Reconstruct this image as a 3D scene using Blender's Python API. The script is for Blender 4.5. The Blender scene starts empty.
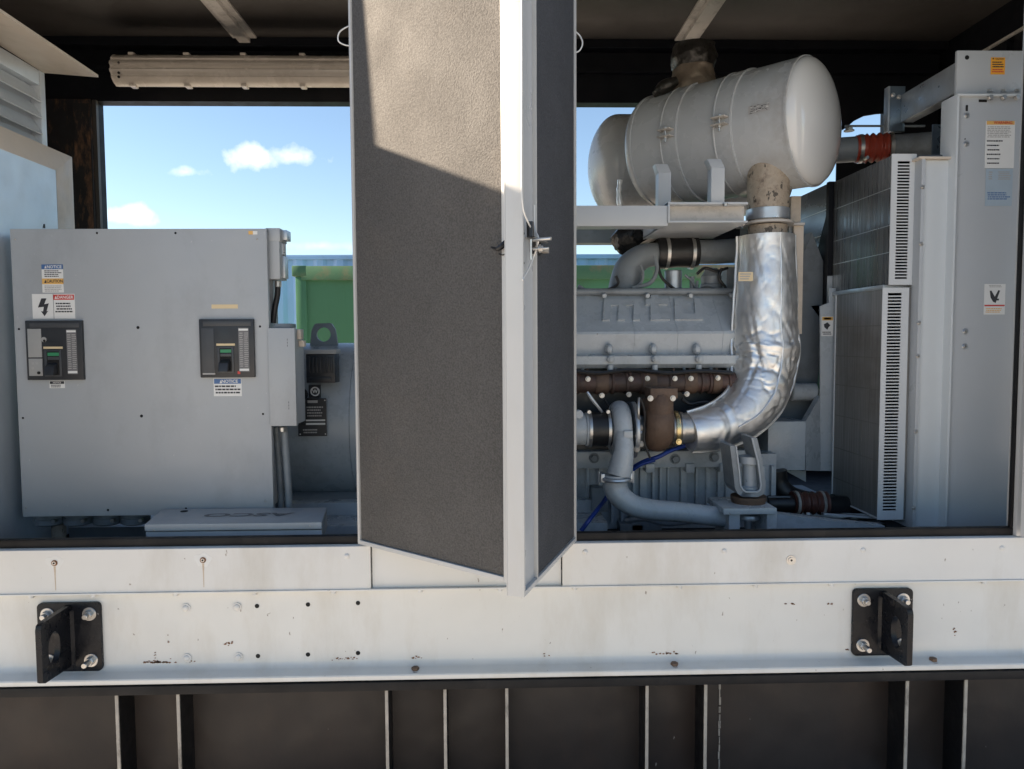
import bpy, bmesh, math, random
from mathutils import Vector, Matrix, noise
random.seed(7)
rad = math.radians
S = bpy.context.scene
COL = S.collection
# ------------------------------------------------------------------ camera
F = 745.0; W = 1024; H = 769
CAMZ = 1.75
CAM = Vector((0, 0, CAMZ))
ROT = Matrix.Rotation(-rad(1.6), 3, 'Z') @ Matrix.Rotation(rad(90 - 3.42), 3, 'X') @ Matrix.Rotation(-0.0055, 3, 'Z')
cd = bpy.data.cameras.new('camera'); cam = bpy.data.objects.new('camera', cd); COL.objects.link(cam)
cam.matrix_world = Matrix.Translation(CAM) @ ROT.to_4x4()
cd.sensor_width = 36; cd.lens = 36 * F / W; cd.clip_start = .05; cd.clip_end = 2000
S.camera = cam
def P(px, py, Y):
    d = ROT @ Vector(((px - 512) / F, (384.5 - py) / F, -1))
    return CAM + d * (Y / d.y)
def X(px, Y, py=340): return P(px, py, Y).x
def Z(py, Y, px=490): return P(px, py, Y).z
def ATZ(px, py, z):
    d = P(px, py, 1) - CAM
    return CAM + d * ((z - CAM.z) / d.z)

# ------------------------------------------------------------------ materials
MATS = {}
def mat(name, col, rough=.5, metal=0., var=.08, scale=5., bump=0., bscale=90., dirt=None, damt=.3, dscale=3., streak=1., rvar=.1, spec=.5, coat=0., stretch=None, thr=.5, warp=0., speck=None):
    m = bpy.data.materials.new(name); m.use_nodes = True
    nt = m.node_tree; N = nt.nodes; L = nt.links
    b = N['Principled BSDF']
    b.inputs['Metallic'].default_value = metal
    b.inputs['Specular IOR Level'].default_value = spec
    b.inputs['Coat Weight'].default_value = coat
    tc = N.new('ShaderNodeTexCoord')
    src = tc.outputs['Object']
    if stretch:
        mp = N.new('ShaderNodeMapping'); mp.inputs['Scale'].default_value = stretch
        L.new(src, mp.inputs[0]); ssrc = mp.outputs[0]
    else: ssrc = src
    n1 = N.new('ShaderNodeTexNoise'); n1.inputs['Scale'].default_value = scale; n1.inputs['Detail'].default_value = 8; n1.inputs['Roughness'].default_value = .62
    L.new(ssrc, n1.inputs['Vector'])
    mx = N.new('ShaderNodeMix'); mx.data_type = 'RGBA'
    c = Vector(col)
    mx.inputs[6].default_value = (*(c * (1 - var * 2)), 1); mx.inputs[7].default_value = (*(c * (1 + var * 2)), 1)
    L.new(n1.outputs[0], mx.inputs[0])
    out = mx.outputs[2]
    if dirt:
        mp2 = N.new('ShaderNodeMapping'); mp2.inputs['Scale'].default_value = (1, 1, streak)
        L.new(src, mp2.inputs[0])
        n2 = N.new('ShaderNodeTexNoise'); n2.inputs['Scale'].default_value = dscale; n2.inputs['Detail'].default_value = 10; n2.inputs['Roughness'].default_value = .7
        L.new(mp2.outputs[0], n2.inputs['Vector'])
        r = N.new('ShaderNodeMapRange'); r.inputs[1].default_value = thr; r.inputs[2].default_value = thr + .2; r.inputs[3].default_value = 0; r.inputs[4].default_value = damt
        L.new(n2.outputs[0], r.inputs[0])
        m2 = N.new('ShaderNodeMix'); m2.data_type = 'RGBA'; L.new(r.outputs[0], m2.inputs[0]); L.new(out, m2.inputs[6]); m2.inputs[7].default_value = (*dirt, 1)
        out = m2.outputs[2]
    if speck:
        scol, sthr, sscale = speck
        n6 = N.new('ShaderNodeTexNoise'); n6.inputs['Scale'].default_value = sscale; n6.inputs['Detail'].default_value = 3
        mp6 = N.new('ShaderNodeMapping'); mp6.inputs['Rotation'].default_value = (.3, .5, .2); mp6.inputs['Scale'].default_value = (1, 1, .6); L.new(src, mp6.inputs[0]); L.new(mp6.outputs[0], n6.inputs['Vector'])
        r6 = N.new('ShaderNodeMapRange'); r6.inputs[1].default_value = sthr; r6.inputs[2].default_value = sthr + .02; r6.inputs[3].default_value = 0; r6.inputs[4].default_value = .8
        L.new(n6.outputs[0], r6.inputs[0])
        m6 = N.new('ShaderNodeMix'); m6.data_type = 'RGBA'; L.new(r6.outputs[0], m6.inputs[0]); L.new(out, m6.inputs[6]); m6.inputs[7].default_value = (*scol, 1)
        out = m6.outputs[2]
    L.new(out, b.inputs['Base Color'])
    n3 = N.new('ShaderNodeTexNoise'); n3.inputs['Scale'].default_value = scale * 2.3; n3.inputs['Detail'].default_value = 6
    L.new(ssrc, n3.inputs['Vector'])
    rr = N.new('ShaderNodeMapRange'); rr.inputs[1].default_value = .3; rr.inputs[2].default_value = .7
    rr.inputs[3].default_value = max(.03, rough - rvar); rr.inputs[4].default_value = min(1, rough + rvar)
    L.new(n3.outputs[0], rr.inputs[0]); L.new(rr.outputs[0], b.inputs['Roughness'])
    if bump:
        n4 = N.new('ShaderNodeTexNoise'); n4.inputs['Scale'].default_value = bscale; n4.inputs['Detail'].default_value = 4
        L.new(src, n4.inputs['Vector'])
        bp = N.new('ShaderNodeBump'); bp.inputs['Strength'].default_value = bump; bp.inputs['Distance'].default_value = .004
        L.new(n4.outputs[0], bp.inputs['Height']); L.new(bp.outputs[0], b.inputs['Normal'])
    if warp:
        n5 = N.new('ShaderNodeTexNoise'); n5.inputs['Scale'].default_value = 3.2; n5.inputs['Detail'].default_value = 2
        L.new(src, n5.inputs['Vector'])
        bw = N.new('ShaderNodeBump'); bw.inputs['Strength'].default_value = 1; bw.inputs['Distance'].default_value = warp
        L.new(n5.outputs[0], bw.inputs['Height'])
        if bump: L.new(bw.outputs[0], bp.inputs['Normal'])
        else: L.new(bw.outputs[0], b.inputs['Normal'])
    MATS[name] = m
    return m
BRN = (.16, .10, .06)
mat('cabinet_paint', (.385, .405, .42), .42, var=.03, scale=3, bump=.05, bscale=260, dirt=(.2, .2, .2), damt=.35, dscale=2.5, streak=.6, warp=.012, speck=((.5, .5, .5), .74, 60))
mat('engine_paint', (.41, .445, .47), .3, var=.07, scale=7, bump=.10, bscale=140, dirt=(.15, .14, .13), damt=.35, dscale=5, thr=.52, speck=((.16, .15, .14), .74, 70))
mat('engine_dark', (.215, .24, .26), .45, var=.1, scale=9, bump=.12, bscale=120, dirt=(.07, .065, .06), damt=.5, dscale=6)
mat('sill_paint', (.60, .60, .585), .45, var=.035, scale=4, bump=.04, bscale=200, dirt=(.42, .39, .33), damt=.5, dscale=3.2, streak=.35, thr=.50, warp=.008, speck=((.22, .19, .16), .735, 55))
mat('beam_paint', (.61, .605, .575), .42, var=.04, scale=4, bump=.05, bscale=160, dirt=(.45, .41, .34), damt=.42, dscale=4.5, streak=.3, thr=.50, warp=.010, speck=((.20, .17, .14), .735, 60))
mat('door_white', (.45, .455, .45), .4, var=.03, scale=5, dirt=(.4, .37, .32), damt=.3, dscale=6, streak=.3, thr=.55)
mat('door_grey', (.36, .38, .40), .35, var=.03, scale=5)
mat('tank_paint', (.024, .0185, .016), .5, var=.12, scale=3, bump=.12, bscale=40, dirt=(.045, .028, .020), damt=.5, dscale=2.2, streak=.4, thr=.5, speck=((.30, .28, .26), .76, 34), warp=.02, spec=.35)
mat('tank_black', (.007, .007, .008), .4, var=.15, scale=8, bump=.2, bscale=50, dirt=(.07, .06, .05), damt=.35, dscale=9, thr=.58, spec=.25)
mat('bracket_black', (.006, .007, .010), .3, var=.15, scale=12, bump=.25, bscale=45, dirt=(.10, .095, .09), damt=.4, dscale=14, thr=.6, spec=.25, speck=((.30, .29, .28), .74, 50))
mat('scuffed_lit_edge', (.34, .31, .27), .55, var=.2, scale=25, dirt=(.05, .045, .04), damt=.9, dscale=22, streak=.35, thr=.5)  # scuffed steel, also the caught light painted on the stiffener edges
mat('interior_black', (.006, .007, .010), .5, var=.2, scale=4, bump=.05, dirt=(.016, .015, .016), damt=.5, dscale=4, spec=.18)
mat('rust_patch', (.010, .010, .011), .7, var=.2, scale=4, bump=.5, bscale=60, dirt=(.20, .10, .05), damt=.9, dscale=19, streak=.3, thr=.49)
mat('post_rusty', (.008, .008, .010), .6, var=.2, scale=4, bump=.4, bscale=60, dirt=(.20, .095, .04), damt=.85, dscale=14, streak=.35, thr=.55)
mat('roof_steel', (.048, .043, .039), .5, var=.15, scale=2, dirt=(.05, .045, .04), damt=.5, dscale=3)
mat('rib_steel', (.50, .47, .43), .45, var=.12, scale=6, dirt=(.1, .09, .08), damt=.6, dscale=12)
mat('fixture', (.66, .60, .52), .3, var=.06, scale=5, dirt=(.25, .2, .15), damt=.4, dscale=6)
mat('fixture_lens', (.62, .56, .48), .25, var=.06, scale=5, dirt=(.30, .25, .19), damt=.35, dscale=4)
mat('galv', (.50, .53, .56), .38, metal=.75, var=.12, scale=9, rvar=.12, bump=.03, dirt=(.25, .26, .28), damt=.4, dscale=5)
mat('galv_matte', (.58, .62, .66), .5, metal=.25, var=.1, scale=6, rvar=.1, dirt=(.30, .31, .32), damt=.4, dscale=3, warp=.02)
mat('duct_sheet', (.60, .64, .68), .42, metal=.6, var=.06, scale=4, rvar=.05, warp=.01, dirt=(.40, .42, .44), damt=.3, dscale=3)
mat('trim_cream_bounce', (.62, .54, .45), .5, var=.06, scale=6, dirt=(.3, .26, .2), damt=.4, dscale=6)  # cream; on the duct trim its warmth is painted-in bounce light
mat('muffler_paint', (.45, .468, .48), .27, var=.04, scale=4, bump=.08, bscale=25, dirt=(.25, .21, .17), damt=.5, dscale=2.6, thr=.5, rvar=.08, warp=.006, speck=((.2, .17, .14), .75, 60))
mat('muffler_cap', (.60, .61, .61), .16, var=.02, scale=3, rvar=.05, coat=.4)
mat('scorched', (.42, .35, .27), .6, metal=.2, var=.35, scale=22, bump=.7, bscale=60, dirt=(.09, .06, .045), damt=.85, dscale=22, thr=.48, speck=((.03, .025, .02), .62, 45))
mat('cast_rust', (.115, .072, .048), .65, var=.25, scale=14, bump=.5, bscale=90, dirt=(.05, .033, .026), damt=.7, dscale=9)
mat('manifold_rust', (.07, .045, .036), .6, var=.3, scale=12, bump=.5, bscale=60, dirt=(.14, .045, .028), damt=.5, dscale=8)
mat('foil', (.84, .83, .81), .50, metal=1., var=.06, scale=9, rvar=.12, bump=.5, bscale=24, warp=.01)
mat('steel_bolt', (.50, .49, .47), .38, metal=.9, var=.1, scale=30)
mat('rust_spot', (.17, .075, .03), .8, var=.4, scale=60, bump=.6, bscale=200)
mat('wash_stain', (.63, .635, .625), .6, var=.03, scale=20)
mat('rust_faint', (.46, .38, .30), .6, var=.15, scale=60)
mat('brass', (.70, .55, .28), .3, metal=.9, var=.1, scale=30)
mat('black_rubber', (.012, .012, .013), .42, var=.2, scale=12)
mat('gasket', (.011, .011, .012), .5, var=.3, scale=8, dirt=(.09, .085, .08), damt=.35, dscale=7, streak=.5, thr=.58, spec=.2)
mat('black_plastic', (.022, .024, .028), .4, var=.05, scale=12)
mat('black_plastic_light', (.05, .054, .06), .45, var=.05, scale=12)
mat('hole_black', (.004, .004, .004), .8, var=0)
mat('red_silicone', (.36, .055, .03), .4, var=.15, scale=14, dirt=(.14, .04, .03), damt=.5, dscale=12)
mat('brown_silicone', (.09, .032, .022), .5, var=.2, scale=14)
mat('blue_hose', (.015, .045, .24), .4, var=.1, scale=10)
mat('clear_blue', (.22, .30, .38), .35, var=.06, scale=8)
mat('coil_seam', (.15, .145, .135), .5, var=.1)
mat('coil_dark', (.17, .18, .19), .34, metal=.7, var=.38, scale=3, rvar=.2, stretch=(1, 26, .5), bump=.12, bscale=60)
mat('coil_brown', (.235, .23, .22), .5, metal=.35, var=.3, scale=3, rvar=.15, stretch=(1, 30, .8), dirt=(.10, .08, .06), damt=.5, dscale=2.5)
mat('dark_sheet', (.16, .20, .24), .28, metal=.7, var=.25, scale=2.5, rvar=.12)
mat('slot_white', (.55, .57, .58), .38, var=.03, scale=6)
mat('column_white', (.60, .63, .64), .38, var=.03, scale=4, warp=.01)
mat('panel_grey', (.44, .46, .475), .36, var=.03, scale=3, warp=.014)
mat('sticker_white', (.72, .72, .70), .5, var=.03, scale=20)
mat('sticker_ink', (.03, .03, .035), .6, var=0)
mat('sticker_fade', (.38, .37, .36), .6, var=0)
mat('plate_dark', (.15, .15, .155), .5, var=.1, scale=40)
mat('sticker_blue', (.06, .14, .32), .5, var=.05)
mat('sticker_pale', (.35, .43, .50), .45, var=.05, scale=20)
mat('sticker_red', (.55, .05, .04), .5, var=.05)
mat('sticker_orange', (.80, .36, .02), .5, var=.05)
mat('sticker_amber', (.72, .42, .12), .5, var=.05)
mat('sticker_ivory', (.66, .53, .32), .5, var=.05)
mat('breaker_grey', (.34, .34, .33), .5, var=.05, scale=20)
mat('green_mark', (.03, .22, .10), .5, var=0)
mat('green_container', (.075, .22, .115), .5, var=.08, scale=1.2, dirt=(.05, .10, .05), damt=.4, dscale=2, streak=.3)
mat('green_rail', (.065, .17, .09), .55, var=.1, scale=2, dirt=(.30, .17, .10), damt=.75, dscale=2.2, streak=1, thr=.5)
mat('blue_container', (.25, .40, .66), .5, var=.06, scale=1, dirt=(.25, .2, .16), damt=.3, dscale=3, streak=.2)
mat('wire', (.66, .66, .64), .4, metal=.3, var=.05)
mat('gravel', (.47, .455, .44), .9, var=.2, scale=3, bump=.6, bscale=30, dirt=(.22, .19, .15), damt=.6, dscale=.6)
mat('wrap_dark', (.03, .028, .025), .35, metal=.5, var=.4, scale=30, bump=.8, bscale=60)
mat('wrap_tan', (.22, .18, .14), .4, metal=.5, var=.3, scale=18, bump=.6, bscale=45)

# perforated sound lining of the doors; sunlit relief speckle partly put into the colour
def foam(name, col):
    m = mat(name, col, .85, var=.1, scale=3, dirt=(col[0] * 1.5, col[1] * 1.35, col[2] * 1.2), damt=.35, dscale=2, thr=.55, spec=.25)
    nt = m.node_tree; N = nt.nodes; L = nt.links; b = N['Principled BSDF']
    tc = N.new('ShaderNodeTexCoord')
    v = N.new('ShaderNodeTexNoise'); v.inputs['Scale'].default_value = 175; v.inputs['Detail'].default_value = 2.5; v.inputs['Roughness'].default_value = .6
    L.new(tc.outputs['Object'], v.inputs['Vector'])
    old = b.inputs['Base Color'].links[0].from_socket
    mr = N.new('ShaderNodeMapRange'); mr.inputs[1].default_value = .35; mr.inputs[2].default_value = .65; mr.inputs[3].default_value = .78; mr.inputs[4].default_value = 1.24
    L.new(v.outputs[0], mr.inputs[0])
    vm = N.new('ShaderNodeVectorMath'); vm.operation = 'SCALE'; L.new(old, vm.inputs[0]); L.new(mr.outputs[0], vm.inputs[3])
    L.new(vm.outputs[0], b.inputs['Base Color'])
    bp = N.new('ShaderNodeBump'); bp.inputs['Strength'].default_value = .8; bp.inputs['Distance'].default_value = .0045
    L.new(v.outputs[0], bp.inputs['Height']); L.new(bp.outputs[0], b.inputs['Normal'])
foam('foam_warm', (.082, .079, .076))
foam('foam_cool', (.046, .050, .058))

# ------------------------------------------------------------------ mesh builder
def frame_from(axis, up=Vector((0, 0, 1))):
    a = axis.normalized()
    if abs(a.dot(up)) > .97: up = Vector((0, 1, 0)) if abs(a.y) < .9 else Vector((1, 0, 0))
    u = up.cross(a).normalized(); v = a.cross(u)
    return a, u, v
def spline(pts, n):
    pts = [Vector(p) for p in pts]
    if n <= 1 or len(pts) < 3: return pts
    ext = [pts[0] * 2 - pts[1]] + pts + [pts[-1] * 2 - pts[-2]]
    out = []
    for i in range(1, len(ext) - 2):
        p0, p1, p2, p3 = ext[i - 1:i + 3]
        for k in range(n):
            t = k / n
            out.append(.5 * ((2 * p1) + (p2 - p0) * t + (2 * p0 - 5 * p1 + 4 * p2 - p3) * t * t + (3 * p1 - p0 - 3 * p2 + p3) * t ** 3))
    out.append(pts[-1]); return out
class MB:
    def __init__(s, m=None):
        s.bm = bmesh.new(); s.mats = []; s.cur = 0
        if m: s.m(m)
    def m(s, name):
        if name not in s.mats: s.mats.append(name)
        s.cur = s.mats.index(name); return s
    def _f(s, vs):
        try: f = s.bm.faces.new(vs); f.material_index = s.cur; return f
        except ValueError: return None
    def hexa(s, c, bev=0.):
        """c: 8 corners, bottom 4 ccw then top 4"""
        v = [s.bm.verts.new(p) for p in c]
        fs = [s._f([v[i] for i in q]) for q in ((3, 2, 1, 0), (4, 5, 6, 7), (0, 1, 5, 4), (1, 2, 6, 5), (2, 3, 7, 6), (3, 0, 4, 7))]
        if bev > 0:
            es = list({e for f in fs for e in f.edges})
            r = bmesh.ops.bevel(s.bm, geom=es, offset=bev, segments=2, profile=.6, affect='EDGES', clamp_overlap=True)
            for f in r['faces']: f.material_index = s.cur
        return s
    def box(s, x0, y0, z0, x1, y1, z1, bev=0.):
        if x0 > x1: x0, x1 = x1, x0
        if y0 > y1: y0, y1 = y1, y0
        if z0 > z1: z0, z1 = z1, z0
        return s.hexa([(x0, y0, z0), (x1, y0, z0), (x1, y1, z0), (x0, y1, z0), (x0, y0, z1), (x1, y0, z1), (x1, y1, z1), (x0, y1, z1)], bev)
    def obox(s, o, a, b, c, bev=0.):
        """oriented box: corner o and edge vectors a,b,c (right handed)"""
        o, a, b, c = map(Vector, (o, a, b, c))
        if a.cross(b).dot(c) < 0: a, b = b, a
        return s.hexa([o, o + a, o + a + b, o + b, o + c, o + a + c, o + a + b + c, o + b + c], bev)
    def pbox(s, px0, py0, px1, py1, Y0, Y1, bev=0.):
        cx = (px0 + px1) / 2; cy = (py0 + py1) / 2
        return s.box(P(px0, cy, Y0).x, Y0, P(cx, py1, Y0).z, P(px1, cy, Y0).x, Y1, P(cx, py0, Y0).z, bev)
    def prism(s, pts, d, bev=0.):
        """closed polygon pts extruded by vector d"""
        pts = [Vector(p) for p in pts]; d = Vector(d)
        n = Vector((0, 0, 0))
        for i in range(len(pts)): n += pts[i].cross(pts[(i + 1) % len(pts)])
        if n.dot(d) < 0: pts = pts[::-1]
        a = [s.bm.verts.new(p) for p in pts]; b = [s.bm.verts.new(p + d) for p in pts]
        fs = [s._f(a[::-1]), s._f(b)]
        k = len(pts)
        for i in range(k): fs.append(s._f([a[i], a[(i + 1) % k], b[(i + 1) % k], b[i]]))
        if bev > 0:
            es = list({e for f in fs[:2] if f for e in f.edges})
            r = bmesh.ops.bevel(s.bm, geom=es, offset=bev, segments=2, profile=.6, affect='EDGES', clamp_overlap=True)
            for f in r['faces']: f.material_index = s.cur
        return s
    def ring(s, outer, inner, d):
        """plate with a hole: outer/inner loops of the same count, extruded by d"""
        d = Vector(d); k = len(outer)
        A = [s.bm.verts.new(p) for p in outer]; B = [s.bm.verts.new(p) for p in inner]
        C_ = [s.bm.verts.new(Vector(p) + d) for p in outer]; D = [s.bm.verts.new(Vector(p) + d) for p in inner]
        for i in range(k):
            j = (i + 1) % k
            s._f([A[i], A[j], B[j], B[i]]); s._f([C_[j], C_[i], D[i], D[j]])
            s._f([A[j], A[i], C_[i], C_[j]]); s._f([B[i], B[j], D[j], D[i]])
        return s
    def tube(s, pts, r, seg=14, n=1, caps=True, warp=None):
        pts = spline(pts, n)
        if isinstance(r, (list, tuple)):
            rr = spline([Vector((q, 0, 0)) for q in r], n); rad_ = [q.x for q in rr]
        else: rad_ = [r] * len(pts)
        T = []
        for i in range(len(pts)):
            a = pts[max(0, i - 1)]; b = pts[min(len(pts) - 1, i + 1)]
            T.append((b - a).normalized())
        _, u, v = frame_from(T[0])
        rings = []
        for i, p in enumerate(pts):
            if i:
                u = (u - T[i] * u.dot(T[i])).normalized(); v = T[i].cross(u)
            ring = []
            for k in range(seg):
                a = 2 * math.pi * k / seg
                d = u * math.cos(a) + v * math.sin(a)
                R = rad_[i]
                if warp: R *= warp(p, d, i / (len(pts) - 1), a)
                ring.append(s.bm.verts.new(p + d * R))
            rings.append(ring)
        for i in range(len(rings) - 1):
            for k in range(seg):
                j = (k + 1) % seg
                s._f([rings[i][k], rings[i][j], rings[i + 1][j], rings[i + 1][k]])
        if caps: s._f(rings[0][::-1]); s._f(rings[-1])
        return s
    def lathe(s, prof, o, axis, seg=32):
        """prof: list of (radius, height along axis)"""
        o = Vector(o); a, u, v = frame_from(Vector(axis))
        rings = []
        for r, h in prof:
            if r < 1e-6: rings.append([s.bm.verts.new(o + a * h)])
            else: rings.append([s.bm.verts.new(o + a * h + (u * math.cos(2 * math.pi * k / seg) + v * math.sin(2 * math.pi * k / seg)) * r) for k in range(seg)])
        for i in range(len(rings) - 1):
            A, B = rings[i], rings[i + 1]
            for k in range(seg):
                j = (k + 1) % seg
                if len(A) == 1 and len(B) == 1: continue
                if len(A) == 1: s._f([A[0], B[j], B[k]])
                elif len(B) == 1: s._f([A[k], A[j], B[0]])
                else: s._f([A[k], A[j], B[j], B[k]])
        return s
    def cyl(s, o, axis, r, seg=20, ch=.0):
        axis = Vector(axis); L = axis.length
        if ch: pr = [(0, 0), (r - ch, 0), (r, ch), (r, L - ch), (r - ch, L), (0, L)]
        else: pr = [(0, 0), (r, 0), (r, L), (0, L)]
        return s.lathe(pr, o, axis, seg)
    def bolt(s, o, axis, r, wash=True, h=None):
        axis = Vector(axis).normalized(); h = h or r * .8; o = Vector(o)
        if wash: s.cyl(o - axis * .001, axis * (r * .18 + .001), r * 1.35, 20); o = o + axis * r * .18
        s.lathe([(r, 0), (r, h * .85), (r * .86, h), (0, h)], o, axis, 6)
        return s
    def dome(s, o, axis, r, h=None):
        h = h or r * .5
        return s.lathe([(r, -.001), (r, 0), (r * .9, h * .45), (r * .6, h * .85), (0, h)], o, axis, 12)
    def text(s, txt, o, right, up, size, ext=.0006, sx=1., align='CENTER', bold=0.):
        cu = bpy.data.curves.new('t', 'FONT'); cu.body = txt; cu.size = 1; cu.align_x = align; cu.align_y = 'CENTER'; cu.offset = bold
        cu.resolution_u = 3
        ob = bpy.data.objects.new('t', cu); COL.objects.link(ob)
        dg = bpy.context.evaluated_depsgraph_get(); dg.update()
        me = bpy.data.meshes.new_from_object(ob.evaluated_get(dg))
        right = Vector(right).normalized(); up = Vector(up).normalized(); nrm = right.cross(up)
        vs = [s.bm.verts.new(Vector(o) + right * v.co.x * size * sx + up * v.co.y * size + nrm * ext) for v in me.vertices]
        for p in me.polygons: s._f([vs[i] for i in p.vertices])
        bpy.data.objects.remove(ob); bpy.data.curves.remove(cu); bpy.data.meshes.remove(me)
        return s
    def build(s, name, parent=None, smooth=True, ang=38, kind=None, label=None):
        bmesh.ops.remove_doubles(s.bm, verts=s.bm.verts, dist=1e-6)
        me = bpy.data.meshes.new(name)
        root = parent
        while root is not None and root.parent is not None: root = root.parent
        if root is not None: bmesh.ops.translate(s.bm, verts=s.bm.verts, vec=-root.location)
        s.bm.to_mesh(me); s.bm.free()
        for mm in s.mats: me.materials.append(MATS[mm])
        if smooth:
            me.polygons.foreach_set('use_smooth', [True] * len(me.polygons))
            me.set_sharp_from_angle(angle=rad(ang))
        ob = bpy.data.objects.new(name, me); COL.objects.link(ob)
        if parent: ob.parent = parent
        if kind: ob['kind'] = kind
        if label: ob['label'] = label
        return ob
def thing(name, loc, label, cat, group=None):
    o = bpy.data.objects.new(name, None); COL.objects.link(o); o.location = loc; o.empty_display_size = .1
    o['label'] = label; o['category'] = cat
    if group: o['group'] = group
    return o
def tag(o, label, cat, group=None):
    o['label'] = label; o['category'] = cat
    if group: o['group'] = group
    return o
V = Vector
FY = V((0, -1, 0))
RX = V((1, 0, 0)); UZ = V((0, 0, 1))

def sticker(name, parent, px0, py0, px1, py1, Y, items, base='sticker_white', label=None):
    """flat printed label on a plane facing the camera side; items in fractions of its size"""
    a = P(px0, py0, Y); b = P(px1, py1, Y); w = b.x - a.x; h = a.z - b.z
    mb = MB(base); mb.box(a.x, Y - .0012, b.z, b.x, Y + .001, a.z)
    k = 0
    for it in items:
        k += 1
        y = Y - .0012 - .0003 * (1 + (it[0] != 'box'))
        if it[0] == 'box':
            _, m, x0, y0, x1, y1 = it
            mb.m(m).box(a.x + w * x0, y, a.z - h * y1, a.x + w * x1, Y, a.z - h * y0)
        elif it[0] == 'text':
            _, m, t, cx, cy, sz, sx = it
            mb.m(m).text(t, (a.x + w * cx, Y - .0012 - .0008, a.z - h * cy), RX, UZ, h * sz, .0002, sx, bold=.02)
        elif it[0] == 'lines':
            _, m, x0, y0, x1, y1, n = it
            for i in range(n):
                yy = y0 + (y1 - y0) * (i + .2) / n; th = (y1 - y0) / n * .5
                x = x0 + random.uniform(0, .04)
                xe = x1 - random.uniform(0, .22) * (x1 - x0)
                while x < xe:
                    l = random.uniform(.05, .16) * (x1 - x0)
                    mb.m(m).box(a.x + w * x, y, a.z - h * (yy + th), a.x + w * min(x + l, xe), Y, a.z - h * yy)
                    x += l + .025 * (x1 - x0)
        elif it[0] == 'poly':
            _, m, pts = it
            mb.m(m).prism([(a.x + w * q[0], y, a.z - h * q[1]) for q in pts], (0, .0006, 0))
    return mb.build(name, parent, smooth=False, label=label)

# ------------------------------------------------------------------ setting
mb = MB('gravel')
n = 40
mb._f([mb.bm.verts.new((300 * math.cos(2 * math.pi * i / n), 300 * math.sin(2 * math.pi * i / n), 0)) for i in range(n)])
mb.build('ground', smooth=False, kind='structure')

YF = 2.60
zT = CAMZ + 1.42          # door / opening top
zR = CAMZ + 1.93           # roof underside
XL, XR = -1.87, P(1021.5, 300, 2.62).x
YB = 5.0
# ------------------------------------------------------------------ enclosure
enc = thing('generator_enclosure', (0, YF, Z(690, YF)), 'long light grey steel generator enclosure with its double doors standing open above the white sill', 'enclosure')
def zl(py, px, Y=YF): return P(px, py, Y).z
zs_top = Z(544, YF); zs_bot = Z(587, YF); zb_bot = Z(678.5, YF - .048)
xa, xb = X(371, YF, 565), X(562, YF, 565)
fas = []
for (x0, x1, yy, nm) in ((-8.0, xa - .002, YF, 'sill_panel'), (xa + .002, xb - .002, YF + .012, 'sill_panel'), (xb + .002, 3.4, YF, 'sill_panel')):
    mb = MB('sill_paint')
    # folded sheet: face, a slight lip below, top return
    mb.prism([(x0, yy, zs_bot), (x0, yy, zs_top - .003), (x0, yy + .004, zs_top), (x0, YF + .14, zs_top + .001), (x0, YF + .14, zs_top - .02), (x0, yy + .03, zs_top - .02), (x0, yy + .03, zs_bot)], (x1 - x0, 0, 0), .0015)
    fas.append(mb.build(nm, enc))
mb = MB('sill_paint')
mb.box(-8.0, YF - .006, zs_bot - .006, 3.4, YF + .03, zs_bot - .0005, .001)
for px in (30, 92, 175, 254, 333, 420, 500, 575, 680, 756, 832, 985):
    x = X(px, YF, 590); mb.cyl((x, YF + .006, zs_bot - .016), (0, 0, .012), .009, 10)
mb.build('sill_lip', enc)
for px, py, rust in ((54.5, 563, 1), (203, 560, 1), (347, 556, 0), (585, 552, 0), (724, 551, 0), (791, 560, 2), (863, 550, 0), (1002, 548, 0)):
    p = P(px, py, YF - .0005); par = fas[0] if px < 371 else fas[2]
    if rust == 1:
        m_ = MB('wash_stain'); m_.prism([p + V((math.cos(a_) * (.030 + .006 * math.sin(a_ * 3)), 0, math.sin(a_) * (.024 + .004 * math.sin(a_ * 5 + 1)))) for a_ in [j * math.pi / 12 for j in range(24)]], (0, .0008, 0))
        m_.m('rust_spot').cyl(p + V((0, .001, 0)), (0, -.003, 0), .0105, 14)
        m_.m('steel_bolt').cyl(p, (0, -.005, 0), .0065, 12).m('hole_black').cyl(p, (0, -.006, 0), .0035, 8)
        m_.m('rust_spot')
        z = p.z - .012
        m_.m('rust_faint').prism([(p.x - .004, YF - .0006, z), (p.x + .004, YF - .0006, z), (p.x + .0022, YF - .0006, z - .03), (p.x + .0012, YF - .0006, z - .085), (p.x - .001, YF - .0006, z - .085), (p.x - .002, YF - .0006, z - .03)], (0, .001, 0))
        m_.build('screw', par)
    else:
        m_ = MB('steel_bolt' if rust == 2 else 'sill_paint')
        if rust == 2: m_.cyl(p + V((0, .001, 0)), (0, -.003, 0), .017, 20).cyl(p, (0, -.005, 0), .0105, 16).m('hole_black').cyl(p, (0, -.0055, 0), .004, 8)
        else: m_.dome(p, FY, .009, .005)
        m_.build('screw', par)
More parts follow.
